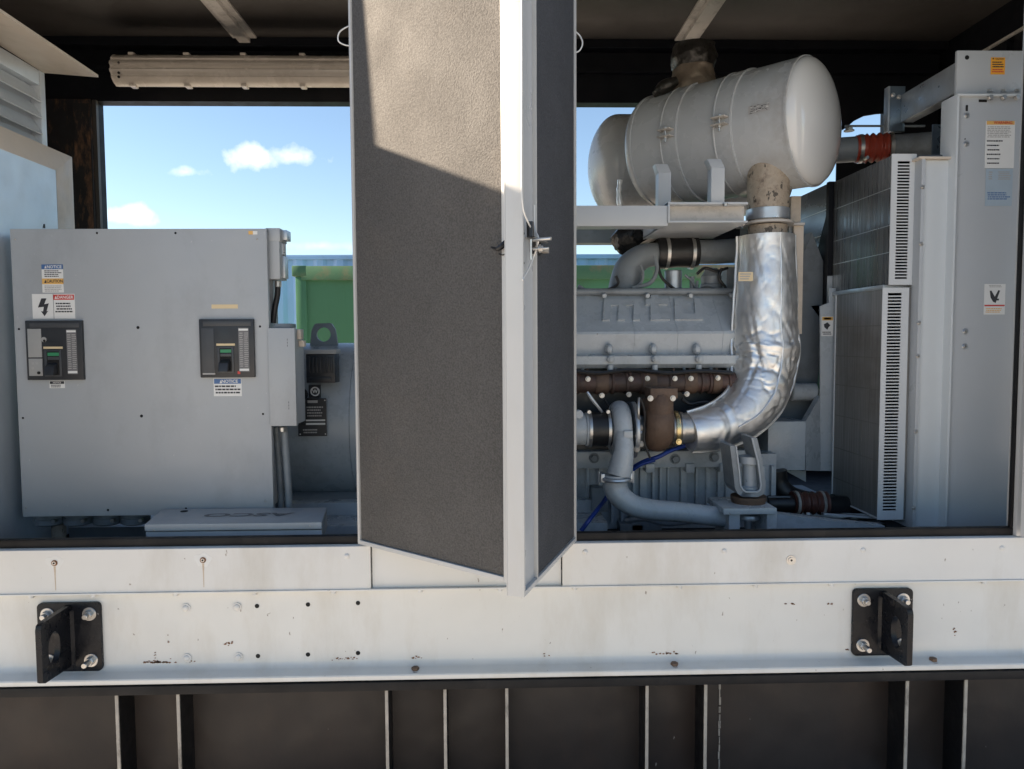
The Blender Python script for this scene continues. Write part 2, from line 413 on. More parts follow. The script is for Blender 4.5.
# base channel
mb = MB('beam_paint')
z1 = Z(657.5, YF + .012); z2 = Z(671, YF)
prof = [(YF + .014, zs_bot - .004), (YF + .014, z1)]
for k in range(1, 7):
    a = math.pi / 2 * k / 6
    prof.append((YF + .014 - .03 * (1 - math.cos(a)), z1 - .022 * math.sin(a)))
prof += [(YF - .045, z1 - .030), (YF - .048, z1 - .034), (YF - .048, zb_bot + .002), (YF - .046, zb_bot), (YF + .2, zb_bot), (YF + .2, zs_bot - .004)]
mb.prism([(-8.0, y, z) for y, z in prof], (11.4, 0, 0))
beam = mb.build('base_channel', enc, ang=25)
mb = MB('beam_paint')
for px, py in ((186, 608), (237, 607), (187, 658), (238.5, 657)):
    p = P(px, py, YF + .013); mb = MB('sill_paint'); mb.cyl(p, (0, -.003, 0), .016, 18).dome(p + V((0, -.003, 0)), FY, .0115, .006); mb.build('bolt', beam)
for px, py in ((257, 606), (308, 604.5), (358, 603), (258, 656), (308, 654.5), (358, 653)):
    p = P(px, py, YF + .0135); mb = MB('hole_black'); mb.cyl(p, (0, -.0008, 0), .0078, 16); mb.build('bolt_hole', beam)
rs = random.Random(3)
for cx, cy, w, h, k in ((158, 676, 13, 2.2, 60), (190, 675, 5, 2, 8), (155, 655, 1, 6, 4), (168, 641, 1, 6, 3), (228, 643, 5, 3, 8), (345, 664, 9, 6, 14), (666, 661, 12, 1.5, 16), (848, 658, 8, 4, 6), (955, 632, 2, 7, 5), (415, 664, 4, 2, 8), (545, 660, 5, 4, 4), (790, 604, 5, 1, 6), (830, 604, 4, 1, 6)):
    mb = MB('rust_spot')
    for i in range(k):
        p = P(cx + rs.gauss(0, w * .5), cy + rs.gauss(0, h * .4), YF + .0134)
        if p.z < z1: p = V((p.x, YF + .0134, z1 + .001 + abs(rs.gauss(0, .004))))
        r = rs.uniform(.001, .0032)
        mb.prism([p + V((math.cos(a_) * r * rs.uniform(.5, 2.4), 0, math.sin(a_) * r * rs.uniform(.5, 1.4))) for a_ in [j * math.pi / 4 for j in range(8)]], (0, -.0005, 0))
    mb.build('rust_stain', beam)
for px in (415.5, 674, 932):
    p = P(px, 668, YF - .015); mb = MB('cast_rust'); mb.bolt((p.x, YF - .02, z1 - .03), (0, 0, 1), .014, True, .012); mb.build('flange_nut', beam)

# opening gaskets, jambs, centre wall, header, roof
mb = MB('gasket')
for x0, x1 in ((XL - .0, X(357, YF, 540)), (X(577, YF, 540), XR)):
    mb.box(x0, YF + .02, zs_top, x1, YF + .05, zs_top + .030, .004)
mb.box(XR - .012, YF + .02, zs_top + .03, XR - .001, YF + .035, zT, .003)
mb.build('door_gasket', enc)
mb = MB('door_white'); mb.box(XR, YF + .004, zs_top + .002, XR + .5, YF + .06, zT, .003); mb.build('door_jamb', enc)
mb = MB('door_white'); mb.box(XL - .5, YF + .004, zs_top + .002, XL, YF + .06, zT, .003); mb.build('door_jamb', enc)
mb = MB('door_white'); mb.box(X(362, YF, 450), YF + .004, zs_top + .002, X(574, YF, 450), YF + .06, zT, .003); mb.build('centre_wall', enc)
mb = MB('door_white'); mb.box(-8.0, YF, zT + .001, 3.4, YF + .06, zR + .08, .003); mb.build('front_header', enc)
mb = MB('roof_steel'); mb.box(-8.0, YF - .0, zR + .001, 3.4, YB + .12, zR + .06); roof = mb.build('roof', enc)
mb = MB('interior_black')
zh = P(225, 101.5, YB).z
mb.box(-8.0, YB, zh, 3.4, YB + .1, zR)
mb.box(-8.0, YB - .10, zR - .05, 3.4, YB - .001, zR - .001)            # upper purlin
mb.box(-8.0, YB - .05, Z(74, YB), 3.4, YB - .001, Z(70, YB))
mb.build('back_header', enc)
mb = MB('interior_black'); mb.box(-8.0, YB, .35, X(99, YB, 200), YB + .1, zh - .001)
mb.box(X(888, YB, 120), YB, .35, 3.4, YB + .1, zh - .001); mb.box(X(99, YB, 200) + .001, YB, .35, X(888, YB, 120) - .001, YB + .1, CAMZ - .62)
mb.build('back_wall', enc)
mb = MB('post_rusty'); mb.box(X(36, YB - .05, 160), YB - .05, .9, X(92.5, YB - .05, 160), YB - .001, zh - .001, .004)
post = mb.build('corner_post', enc, label='black corner post with a rusty patch')
mb = MB('rust_patch'); mb.box(X(75, YB - .052, 160), YB - .0525, .9, X(91, YB - .052, 160), YB - .049, zh - .03); mb.build('rust_patch', post)
mb = MB('roof_steel'); mb.box(X(93, YB - .03, 160), YB - .03, .9, X(98, YB - .03, 160), YB - .001, zh - .001); mb.build('post_strip', enc)
mb = MB('interior_black'); mb.box(3.0, YF + .07, .9, 3.06, YB - .001, zR)
mb.m('rib_steel').box(2.985, YF + .3, CAMZ + 1.72, 2.999, YB - .05, CAMZ + 1.735)
for y in (3.1, 3.7, 4.3): mb.m('interior_black').box(2.97, y, 1.0, 2.999, y + .05, CAMZ + 1.70)
mb.build('end_wall', enc)
mb = MB('interior_black'); mb.box(-3.06, YF + .07, .9, -3.0, YB - .001, zR); mb.build('end_wall', enc)
mb = MB('interior_black'); mb.box(-8.0, YF + .205, .80, 3.4, YB - .001, .86); mb.build('floor_pan', enc)
for a, b, wd in ((207.5, 247, 25), (717, 684.5, 26)):
    x = P(b, 49, 4.93).x; w = .075
    mb = MB('rib_steel')
    mb.prism([(x - w, YF + .07, zR), (x - w, YF + .07, zR - .012), (x - w * .45, YF + .07, zR - .012), (x - w * .45, YF + .07, zR - .04), (x + w * .45, YF + .07, zR - .04), (x + w * .45, YF + .07, zR - .012), (x + w, YF + .07, zR - .012), (x + w, YF + .07, zR)], (0, YB - YF - .18, 0))
    mb.build('roof_rib', enc, smooth=False)
# curved black gusset in the upper right corner of the rear opening
mb = MB('interior_black'); xg = X(888, YB, 120); zg = zh
pts = [(xg + .01, YB - .01, zg), (xg - .38, YB - .01, zg)]
for k in range(9):
    a = math.pi / 2 * k / 8
    pts.append((xg - .35 + .34 * math.sin(a), YB - .01, zg - .19 + .12 * (math.cos(a) - 1) + .02 * math.cos(a)))
pts = [(xg + .01, YB - .012, zg + .01), (xg - .42, YB - .012, zg + .01), (xg - .42, YB - .012, P(838, 140, YB).z), P(846, 128, YB - .012), P(854, 121, YB - .012), P(864, 116, YB - .012), P(876, 114, YB - .012), P(889, 113, YB - .012)]
mb.prism(pts, (0, .01, 0)); mb.build('corner_gusset', enc, smooth=False)

mb = MB('interior_black'); mb.box(P(836, 150, YB).x, YB - .011, P(860, 215, YB).z, X(888, YB, 120), YB - .002, P(860, 139, YB).z); mb.build('corner_gusset', enc)
# doors -----------------------------------------------------------
def door(hinge, free, z0, z1, th, foam_m, frame_m, edge=.012, chan=0., label=None):
    """hinge/free: xy of the inner-face corners; body lies on the far (outer skin) side"""
    h = V((hinge[0], hinge[1], 0)); f = V((free[0], free[1], 0)); u = (f - h).normalized(); L = (f - h).length
    n = V((u.y, -u.x, 0))
    if n.y > 0: n = -n                         # inner face looks out of the enclosure
    if th < 0: n = -n; th = -th
    root = MB(frame_m)
    o = h + UZ * z0
    root.obox(o - n * th, u * L, n * .003, UZ * (z1 - z0), .001)                               # outer skin
    e = edge
    root.obox(o - n * (th - .003), u * e, n * (th - .001), UZ * (z1 - z0), .0015)
    root.obox(o - n * (th - .003) + u * (L - e), u * e, n * (th - .001), UZ * (z1 - z0), .0015)
    root.obox(o - n * (th - .003) + u * e, u * (L - 2 * e), n * (th - .001), UZ * .014, .001)
    root.obox(o - n * (th - .003) + u * e + UZ * (z1 - z0 - .014), u * (L - 2 * e), n * (th - .001), UZ * .014, .001)
    if chan:                                    # recessed edge channel and its inner lip
        root.m('door_grey').obox(o - n * (th - .004) + u * (L - chan), u * (chan - e + .001), n * (th - .014), UZ * (z1 - z0 - .004), 0)
        root.m(frame_m).obox(o - n * .020 + u * (L - chan - .006), u * .006, n * .022, UZ * (z1 - z0), .001)
    b = root.build('access_door', enc, label=label)
    fp = MB(foam_m)
    s1 = L - (chan + .007 if chan else e + .002)
    fp.obox(o - n * (th - .004) + u * (e + .001) + UZ * .016, u * (s1 - e - .001), n * (th - .008), UZ * (z1 - z0 - .032), .003)
    fp.build('foam_lining', b)
    return b, h, u, n, L
zd0 = Z(541.5, 2.60, 360)
zd0 = P(360, 543.5, 2.585).z
A = P(354.5, 340, 2.585); B = P(505.5, 340, ATZ(505, 582.5, zd0).y)
zd1 = CAMZ + 1.42
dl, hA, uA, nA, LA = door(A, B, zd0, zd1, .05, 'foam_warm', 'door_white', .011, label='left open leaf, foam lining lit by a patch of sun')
Cc = P(576, 340, 2.585); D = P(522.5, 340, ATZ(522, 597.5, zd0).y)
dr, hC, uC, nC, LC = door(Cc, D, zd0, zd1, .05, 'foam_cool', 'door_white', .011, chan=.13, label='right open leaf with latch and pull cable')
# out-of-frame leaf of the left opening
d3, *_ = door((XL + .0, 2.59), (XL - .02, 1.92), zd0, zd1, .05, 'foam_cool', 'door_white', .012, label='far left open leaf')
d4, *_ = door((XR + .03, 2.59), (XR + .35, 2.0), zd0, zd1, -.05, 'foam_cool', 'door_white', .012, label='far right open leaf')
# black pull tab on left door
mb = MB('black_rubber')
q = lambda px, py, Y: P(px, py, Y)
def onA(px, py, off=.006):
    """point on the left door's inner face under pixel"""
    d = (P(px, py, 1) - CAM); h_ = V((hA.x, hA.y, 0)) + nA * off
    t = ((h_ - V((CAM.x, CAM.y, 0))).dot(nA)) / V((d.x, d.y, 0)).dot(nA)
    return CAM + d * t
def onC(px, py, off=.006):
    d = (P(px, py, 1) - CAM); h_ = V((hC.x, hC.y, 0)) + nC * off
    t = (h_.dot(nC)) / V((d.x, d.y, 0)).dot(nC)
    return CAM + d * t
mb.tube([onA(491, 247, .012), onA(497, 249, .02), onA(502, 246, .012), onA(505, 241, .004)], [.002, .006, .009, .004], 8, 3)
mb.tube([onA(499, 254, .005), onA(503, 255, .012), onA(507, 252, .01), onA(507, 249, .004)], .002, 6, 3)
mb.build('pull_tab', dl)
# latch on the right door
mb = MB('steel_bolt')
pl = onC(523, 238, -.02)
def lbox(px0, py0, px1, py1, o0, o1, m):
    a = onC(px0, py0, o0); b = onC(px1, py1, o0)
    z0_ = min(a.z, b.z); z1_ = max(a.z, b.z)
    mb.m(m).obox(V((a.x, a.y, z0_)), V((b.x - a.x, b.y - a.y, 0)), nC * (o1 - o0), UZ * (z1_ - z0_), .001)
lbox(523, 236, 531, 256, -.03, .0, 'hole_black')
lbox(523.5, 238, 537, 243, -.015, .02, 'steel_bolt')
lbox(525, 246, 535, 254, -.03, .014, 'scuffed_lit_edge')
a = onC(533, 240, .018); mb.m('steel_bolt').cyl(a, nC * .05 + V((0, -.012, 0)), .005, 10)
a = onC(533, 249, .014); mb.cyl(a, nC * .045, .004, 10); mb.bolt(a + nC * .02, nC, .009)
a = onC(531, 243, .02); mb.cyl(a + UZ * .01, UZ * -.055, .003, 8)
mb.build('latch', dr)
mb = MB('black_rubber'); mb.tube([onC(530, 222, .01), onC(530.5, 237, .012)], .010, 10); mb.build('cable_sleeve', dr)
mb = MB('wire')
mb.tube([onC(521.5, 0, .004), onC(521.8, 90, .006), onC(521.5, 180, .008), onC(523, 208, .010), onC(528, 222, .014), onC(531, 228, .014)], .0022, 6, 5)
mb.tube([onC(534.5, 205, .01), onC(534.8, 228, .012), onC(538, 236, .03), onC(538, 243, .03), onC(534, 256, .012), onC(529, 268, .006), onC(522.5, 280, .002)], .0022, 6, 5)
mb.build('latch_cable', dr)
for py in (233.5, 263): mb = MB('hole_black'); mb.cyl(onC(523.5, py, -.0), nC * .002, .003, 8); mb.build('rivet_hole', dr)
for pts, par in (((( 352, 46), (345, 45), (338.5, 41), (339, 33), (345, 28), (352, 25)), dl), (((575, 31), (580, 36), (582.5, 43), (580, 50), (575, 53)), dr)):
    mb = MB('wire'); mb.tube([P(x, y, 2.62) for x, y in pts], .0025, 7, 5); mb.build('cable_loop', par)

# ------------------------------------------------------------------ tank below
tk = thing('base_fuel_tank', (0, 2.75, 0), 'brown black steel base tank with upright stiffener plates under the white sill', 'fuel tank')
z0t = .10; zt = zb_bot - .004
mb = MB('gasket'); mb.box(-8.0, YF - .055, Z(689, YF - .055), 3.4, YF + .3, zt, .003); mb.build('top_flange', tk)
ztp = Z(689, YF - .055) - .001
mb = MB('tank_paint'); mb.box(-8.0, 2.70, z0t, 3.4, 4.95, ztp, .002); mb.build('tank_shell', tk)
for e in (-110, 117.5, 178.8, 387, 445.3, 507, 647, 705.5, 906.5, 965, 1180):
    x = P(e, 730, 2.58).x
    mb = MB('tank_black'); mb.box(x - .0045, 2.586, z0t, x + .0045, 2.6995, ztp)
    mb.m('scuffed_lit_edge').box(x - .0055, 2.580, z0t, x + .0055, 2.5865, ztp, .001)  # pale front edge: the light it catches is put into the colour
    mb.build('stiffener_plate', tk)
mb = MB('scuffed_lit_edge')
x = P(719.5, 730, 2.695).x
for k in range(30): mb.box(x + random.uniform(-.004, 0), 2.6975, ztp - .03 * (k + 1), x + random.uniform(.002, .006), 2.70, ztp - .03 * k - .008 * random.random())
mb.build('weld_seam', tk)
mb = MB('tank_black'); 
for x in (-2.6, -1.2, .2, 1.6, 3.0): mb.box(x, 2.75, 0, x + .25, 4.9, z0t - .001)
mb.build('skid_foot', tk)

# ------------------------------------------------------------------ pad-eye brackets
def bracket(cx, face_px0, face_px1, flip, lab):
    """back plate px face_px0..face_px1 ; plate standing out of it"""
    p0 = P(face_px0, 586.5 if flip else 600, YF + .013); p1 = P(face_px1, 657, YF + .013)
    t = thing('lifting_bracket', (0, 0, 0), lab, 'lifting bracket', 'black lifting brackets bolted to the channel')
    return t
def make_bracket():
    t = thing('lifting_bracket', (0, 0, 0), '', 'lifting bracket', 'black lifting brackets bolted to the base channel')
    w, h = .218, .246
    mb = MB('bracket_black')
    c = .016; x0, x1, z0, z1 = -w / 2, w / 2, -h / 2, h / 2
    pts = []
    for (qx, qz, a0) in ((x1 - c, z1 - c, 0), (x0 + c, z1 - c, 90), (x0 + c, z0 + c, 180), (x1 - c, z0 + c, 270)):
        for k in range(5): a = rad(a0 + 22.5 * k); pts.append((qx + c * math.cos(a), -.014, qz + c * math.sin(a)))
    mb.prism(pts, (0, .014, 0), .0015); mb.build('back_plate', t)
    # standing plate, slightly lower than the back plate, with an eye
    mb = MB('bracket_black')
    D_ = .19; th = .019
    ou = [(-.014, .116), (-D_ + .02, .114), (-D_ + .006, .110), (-D_, .098), (-D_, -.082), (-D_ + .006, -.088), (-.03, -.098), (-.014, -.098)]
    # resample outer to match inner
    def resample(pl, n):
        pl = [V((0, a, b)) for a, b in pl]; L = [(pl[(i + 1) % len(pl)] - pl[i]).length for i in range(len(pl))]; T = sum(L); out = []
        for k in range(n):
            s_ = T * k / n; i = 0
            while s_ > L[i]: s_ -= L[i]; i += 1
            out.append(pl[i].lerp(pl[(i + 1) % len(pl)], s_ / L[i]))
        return out
    O = resample(ou, 48)
    cy, cz, ry, rz = -.120, .006, .034, .056
    I = []
    for o in O:
        a = math.atan2(o.z - cz, o.y - cy); I.append(V((0, cy + ry * math.cos(a), cz + rz * math.sin(a))))
    mb.ring([o + V((-th / 2, 0, 0)) for o in O], [o + V((-th / 2, 0, 0)) for o in I], (th, 0, 0))
    eye = mb.build('eye_plate', t, ang=30)
    mb = MB('bracket_black')
    for sx in (-1, 1):
        mb.prism([(sx * th / 2, -.0135, -.108), (sx * (th / 2 + .009), -.0135, -.108), (sx * th / 2, -.024, -.108)], (0, 0, .205))
    mb.build('weld_bead', t)
    for bx in (-.072, .072):
        for bz in (-.083, .083):
            mb = MB('steel_bolt')
            mb.cyl((bx, -.0135, bz), (0, -.004, 0), .024, 24, .001)
            mb.bolt((bx, -.0175, bz), FY, .0155, False, .014)
            mb.cyl((bx, -.03, bz), (0, -.018 if bz > 0 else -.034, 0), .0095, 14, .0015)
            mb.build('bolt', t)
    return t
b1 = make_bracket()
def copy_tree(o, parent=None):
    c = o.copy(); COL.objects.link(c)
    if parent: c.parent = parent
    for ch in list(o.children): copy_tree(ch, c)
    return c
p = P(71.5, 636, YF + .012); b2 = copy_tree(b1)
b2.location = (p.x, YF + .0135, p.z); b2['label'] = 'left black lifting bracket bolted to the white channel below the breaker cabinet'
p = P(881, 621, YF + .012)
b1.location = (p.x, YF + .0135, p.z); b1['label'] = 'right black lifting bracket bolted to the white channel below the radiator'

# ------------------------------------------------------------------ left side: hood, louvre, duct
xw = P(45, 110, 3.62).x
lv = thing('louvred_intake', (xw, 3.3, 2.2), 'pale louvred air intake under a sloping sheet hood in the upper left corner', 'air intake')
zA = CAMZ + 1.285
mb = MB('galv')
e1 = P(98.5, 77.5, 3.55); w1 = P(43, 73, 3.62)
ne = V((e1.x, 2.62, e1.z)); nw = V((w1.x, 2.62, w1.z))
# thin sheet: outer edge, wall edge
e0 = V((e1.x, 2.62, e1.z)); w0 = V((xw, 2.62, w1.z + .02))
mb.m('trim_cream_bounce').hexa([e0, V((e1.x, 3.55, e1.z)), V((xw, 3.62, w1.z)), w0, e0 + UZ * .012, V((e1.x, 3.55, e1.z + .012)), V((xw, 3.62, w1.z + .012)), w0 + UZ * .012], .001)
hood = mb.build('hood', lv)
fr = MB('galv_matte')
yl0, yl1 = 2.62, 3.60; zl0 = CAMZ + .85; zl1 = w1.z
fr.box(xw - .12, yl1 - .02, zl0, xw + .005, yl1 + .02, zl1 - .001, .002); fr.box(xw - .12, yl0 - .0, zl0, xw + .005, yl0 + .03, zl1 - .001, .002)
fr.box(xw - .12, yl0 + .031, zl0, xw + .003, yl1 - .021, zl0 + .03, .002); fr.box(xw - .12, yl0 + .031, zl1 - .07, xw + .003, yl1 - .021, zl1 - .001, .002)
fr.build('louvre_frame', lv)
nsl = 4
for k in range(nsl):
    hh = (zl1 - .075 - zl0 - .035) / nsl; zz = zl0 + .035 + k * hh
    mb = MB('galv_matte')
    mb.prism([(xw + .004, 0, zz + .004), (xw + .006, 0, zz + .001), (xw + .012, 0, zz + .004), (xw - .030, 0, zz + hh * .96), (xw - .034, 0, zz + hh * .96), (xw + .006, 0, zz + .010)], (0, yl1 - yl0 - .055, 0))
    for v in mb.bm.verts: v.co.y += yl0 + .032
    x_ = xw
    mb.build('louvre_slat', lv, smooth=False)
mb = MB('galv_matte'); mb.box(xw - .045, yl0 + .03, zl0 + .03, xw - .040, yl1 - .02, zl1 - .07); mb.build('louvre_backing', lv)
mb = MB('black_plastic'); mb.box(xw + .003, 2.9, zl1 - .055, xw + .008, 3.28, zl1 - .02); mb.build('name_strip', lv)

dc = thing('air_duct_panel', (-2.0, 3.0, 0.8), 'large bluish galvanised duct panel with a mitred trim painted warm for bounced light left of the breaker cabinet', 'duct panel')
xp = P(57, 200, 3.42).x; pc = P(57, 170.5, 3.42); po = P(72, 157, 3.62)
xo = po.x
mb = MB('duct_sheet')
mb.box(xp - .3, 2.62, .88, xp, 3.42, pc.z, 0); mb.build('panel', dc)
mb = MB('trim_cream_bounce')  # warm bounce from the sunlit door is painted into this colour
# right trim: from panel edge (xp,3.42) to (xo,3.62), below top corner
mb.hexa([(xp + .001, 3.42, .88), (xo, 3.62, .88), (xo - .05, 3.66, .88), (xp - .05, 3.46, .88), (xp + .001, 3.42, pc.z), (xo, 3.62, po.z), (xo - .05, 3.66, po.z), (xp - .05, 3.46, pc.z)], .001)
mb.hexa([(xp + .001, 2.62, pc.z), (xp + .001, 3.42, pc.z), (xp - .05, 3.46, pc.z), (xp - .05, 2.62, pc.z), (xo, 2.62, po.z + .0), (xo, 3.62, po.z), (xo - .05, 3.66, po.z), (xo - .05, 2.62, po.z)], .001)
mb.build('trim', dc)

# ------------------------------------------------------------------ fluorescent fixture
Yx = 4.74
lf = thing('fluorescent_fixture', (P(300, 70, Yx).x, Yx, CAMZ + 1.7), 'long unlit fluorescent batten fixture with a ribbed lens under the roof', 'light fixture')
mb = MB('fixture')
a = P(112.5, 56, Yx); b = P(420, 86, Yx)
zc = (P(112, 71, Yx).z); hz = (P(200, 56, Yx).z - P(200, 87, Yx).z) / 2
zt_ = P(230, 53.5, Yx).z; zb_ = P(230, 85, Yx).z; xe = P(420, 70, Yx).x
mb.box(a.x, Yx + .03, zb_ + .05, xe, Yx + .12, zt_, .02); mb.build('housing', lf)
mb = MB('fixture_lens')
pr = []
for k in range(25):
    t_ = k / 24; ang_ = math.pi * t_
    zz = zb_ + (zt_ - zb_) * t_; yy = Yx + .035 - .085 * math.sin(ang_) ** .55 + (.010 if k in (6, 7, 17, 18) else 0)
    if k in (11, 12, 13): yy += .014
    pr.append((yy, zz))
pr += [(Yx + .04, zt_), (Yx + .04, zb_)]
mb.prism([(a.x + .012, y, z) for y, z in pr], (xe - a.x - .024, 0, 0))
mb.build('diffuser', lf, ang=60)
mb = MB('fixture')
for x in (a.x + .001, xe - .013): mb.prism([(x, y - .004, z) for y, z in pr], (.012, 0, 0), .001)
mb.build('end_cap', lf)
for px in (131, 186, 243, 302):
    for top in (0, 1):
        x = P(px, 70, Yx).x; mb = MB('fixture'); zz = zt_ - .012 if top else zb_ - .012
        mb.box(x - .018, Yx - .0, zz + .004, x + .018, Yx + .06, zz + .020, .006); mb.build('lens_clip', lf)
mb = MB('hole_black')
for py in (63, 73, 77): mb.cyl(P(119, py, Yx - .042), (0, -.006, 0), .008, 8)
mb.build('lampholder_mark', lf)

# ------------------------------------------------------------------ breaker cabinet
Yc = 3.0
cb = thing('breaker_cabinet', (P(140, 500, Yc).x, Yc, P(140, 517, Yc).z), 'grey steel generator breaker cabinet with two black circuit breakers on its front', 'breaker cabinet')
x0 = P(16, 370, Yc).x; x1 = P(270, 370, Yc).x; z1 = P(140, 228.7, Yc).z; z0 = P(140, 515.5, Yc).z
mb = MB('cabinet_paint'); mb.box(x0, Yc, z0, x1, Yc + .028, z1, .003); fpn = mb.build('front_panel', cb)
mb = MB('cabinet_paint'); mb.box(x0 + .012, Yc + .0285, z0 + .012, x1 - .03, Yc + .24, z1 - .004, .003); mb.build('cabinet_body', cb)
for px, py in ((15, 239), (44, 225.5), (97, 233), (175.5, 233), (257, 239), (19, 329), (138, 327.5), (260, 326.5), (23, 418), (141.5, 416), (263, 414), (26, 507.5), (108, 510), (186, 508.5), (265.5, 501)):
    if px == 44: continue
    p = P(px, py, Yc); mb = MB('hole_black' if (px, py) not in ((257, 239), (265.5, 501), (15, 239), (26, 507.5)) else 'steel_bolt')
    mb.dome(p, FY, .0062 if 130 < px < 150 else .0045, .003); mb.build('screw', fpn)
mb = MB('black_plastic'); mb.tube([P(44, 228, Yc + .04), P(44.3, 224, Yc + .04)], [.005, .003], 8); mb.build('cap_screw', cb)
sticker('corner_tag', fpn, 248.5, 231, 257.5, 234.5, Yc, [('box', 'sticker_amber', 0, 0, .5, 1)])
NB = ('text', 'sticker_white', '\u25b2 NOTICE', .5, .5, .5, 1)
sticker('notice_label', fpn, 41.5, 264.5, 64, 292.5, Yc, [('box', 'sticker_blue', 0, 0, 1, .17), ('text', 'sticker_white', 'NOTICE', .60, .09, .15, .95), ('poly', 'sticker_white', [(.14, .14), (.24, .14), (.19, .03)]),
        ('lines', 'sticker_ink', .1, .2, .95, .46, 4), ('box', 'sticker_amber', 0, .50, 1, .70), ('text', 'sticker_ink', 'CAUTION', .60, .6, .15, .85), ('poly', 'sticker_ink', [(.1, .66), (.22, .66), (.16, .54)]), ('lines', 'sticker_fade', .1, .74, .95, .98, 4)], label='tall white notice and caution label')
sticker('danger_label', fpn, 32, 294, 75.5, 318.5, Yc, [('box', 'sticker_red', .5, .03, .99, .24), ('text', 'sticker_white', 'DANGER', .78, .14, .17, .95), ('poly', 'sticker_white', [(.53, .2), (.59, .2), (.56, .08)]),
        ('box', 'sticker_ink', .495, 0, .503, 1), ('lines', 'sticker_ink', .53, .34, .97, .78, 4),
        ('poly', 'sticker_ink', [(.22, .18), (.34, .18), (.28, .42), (.39, .38), (.33, .70), (.37, .68), (.28, .90), (.20, .70), (.25, .71), (.27, .52), (.13, .55)])], label='wide danger label with a lightning bolt arrow')
sticker('small_notice', fpn, 49.5, 381, 65, 388, Yc, [('box', 'sticker_ink', .03, .05, .97, .42), ('text', 'sticker_white', 'NOTICE', .5, .24, .30, 1.0), ('lines', 'sticker_ink', .08, .5, .92, .95, 2)])
sticker('amber_tag', fpn, 211.5, 304.5, 238, 308.5, Yc, [], base='sticker_ivory', label='plain ivory strip')
sticker('notice_label', fpn, 213.5, 378.5, 242, 396, Yc, [('box', 'sticker_blue', .02, .02, .98, .30), ('text', 'sticker_white', 'NOTICE', .58, .17, .25, 1.0), ('poly', 'sticker_white', [(.22, .27), (.3, .27), (.26, .08)]), ('lines', 'sticker_ink', .04, .36, .98, .9, 3)], label='white notice label under the right breaker')
def breaker(px0, py0, px1, py1, grey_left, label):
    mb = MB('black_plastic')
    mb.pbox(px0, py0, px1, py1, Yc - .016, Yc + .001, .003)
    b = mb.build('circuit_breaker', fpn, label=label)
    w = px1 - px0; h = py1 - py0; Yb = Yc - .016
    def R(m, fx0, fy0, fx1, fy1, d, name, bev=.001):
        q_ = MB(m); q_.pbox(px0 + fx0 * w, py0 + fy0 * h, px0 + fx1 * w, py0 + fy1 * h, Yb - d, Yb + .0005, bev); return q_.build(name, b)
    R('black_plastic_light', .06, .04, .94, .12, .002, 'top_band')
    if grey_left:
        R('breaker_grey', .03, .14, .27, .62, .003, 'trip_unit_cover'); q_ = MB('breaker_grey'); q_.pbox(px0 + .05 * w, py0 + .64 * h, px0 + .29 * w, py0 + .93 * h, Yb - .003, Yb + .0005, .001)
        for fx, fy in ((.10, .70), (.17, .70), (.10, .78)): q_.m('sticker_fade').pbox(px0 + fx * w, py0 + fy * h, px0 + (fx + .04) * w, py0 + (fy + .04) * h, Yb - .0036, Yb - .002)
        q_.m('hole_black').cyl(P(px0 + .23 * w, py0 + .88 * h, Yb - .003), (0, -.003, 0), .006, 12)
        q_.build('trip_unit', b)
        q_ = MB('breaker_grey'); q_.cyl(P(px0 + .325 * w, py0 + .32 * h, Yb), (0, -.006, 0), .010, 14, .001); q_.m('hole_black').cyl(P(px0 + .325 * w, py0 + .34 * h, Yb - .006), (0, -.001, 0), .005, 10); q_.build('key_switch', b)
    else:
        R('black_plastic_light', .04, .16, .27, .94, .0015, 'trip_unit_cover')
        sticker('maker_strip', b, px0 + .06 * w, py0 + .925 * h, px0 + .29 * w, py0 + .95 * h, Yb - .0015, [], base='sticker_fade')
        sticker('red_button', b, px0 + .70 * w, py0 + .89 * h, px0 + .75 * w, py0 + .94 * h, Yb, [], base='sticker_red')
    sx0, sx1 = (.33, .63)
    sy = .42 if not grey_left else .44
    sticker('ivory_strip', b, px0 + (sx0 - .02) * w, py0 + sy * h, px0 + (sx1 + .02) * w, py0 + (sy + .035) * h, Yb - .001, [], base='sticker_ivory')
    R('black_plastic_light', sx0, sy + .06, sx1, sy + .50, .004, 'handle_frame')
    R('hole_black', sx0 + .04, sy + .08, sx1 - .04, sy + .48, .0045, 'handle_slot')
    q_ = MB('green_mark'); q_.pbox(px0 + (sx0 + .05) * w, py0 + (sy + .10) * h, px0 + (sx1 - .05) * w, py0 + (sy + .155) * h, Yb - .006, Yb - .004)
    q_.m('black_plastic_light').pbox(px0 + (sx0 + .05) * w, py0 + (sy + .17) * h, px0 + (sx1 - .05) * w, py0 + (sy + .22) * h, Yb - .007, Yb - .004, .001); q_.build('position_mark', b)
    q_ = MB('black_plastic'); c0 = P(px0 + (sx0 + .06) * w, py0 + (sy + .26) * h, Yb - .004); c1 = P(px0 + (sx1 - .06) * w, py0 + (sy + .45) * h, Yb - .004)
    q_.hexa([(c0.x, Yb - .04, c1.z - .006), (c1.x, Yb - .04, c1.z - .006), (c1.x, Yb, c1.z), (c0.x, Yb, c1.z), (c0.x, Yb - .03, c0.z - .016), (c1.x, Yb - .03, c0.z - .016), (c1.x, Yb, c0.z), (c0.x, Yb, c0.z)], .003); q_.build('handle', b)
    sticker('rating_plate', b, px0 + .71 * w, py0 + .15 * h, px0 + .92 * w, py0 + .90 * h, Yb - .001, [('box', 'sticker_white', .04, .02, .96, .065), ('lines', 'sticker_fade', .08, .1, .45, .9, 16), ('lines', 'sticker_fade', .52, .1, .98, .9, 18), ('box', 'sticker_white', .04, .93, .96, .98)], base='plate_dark')
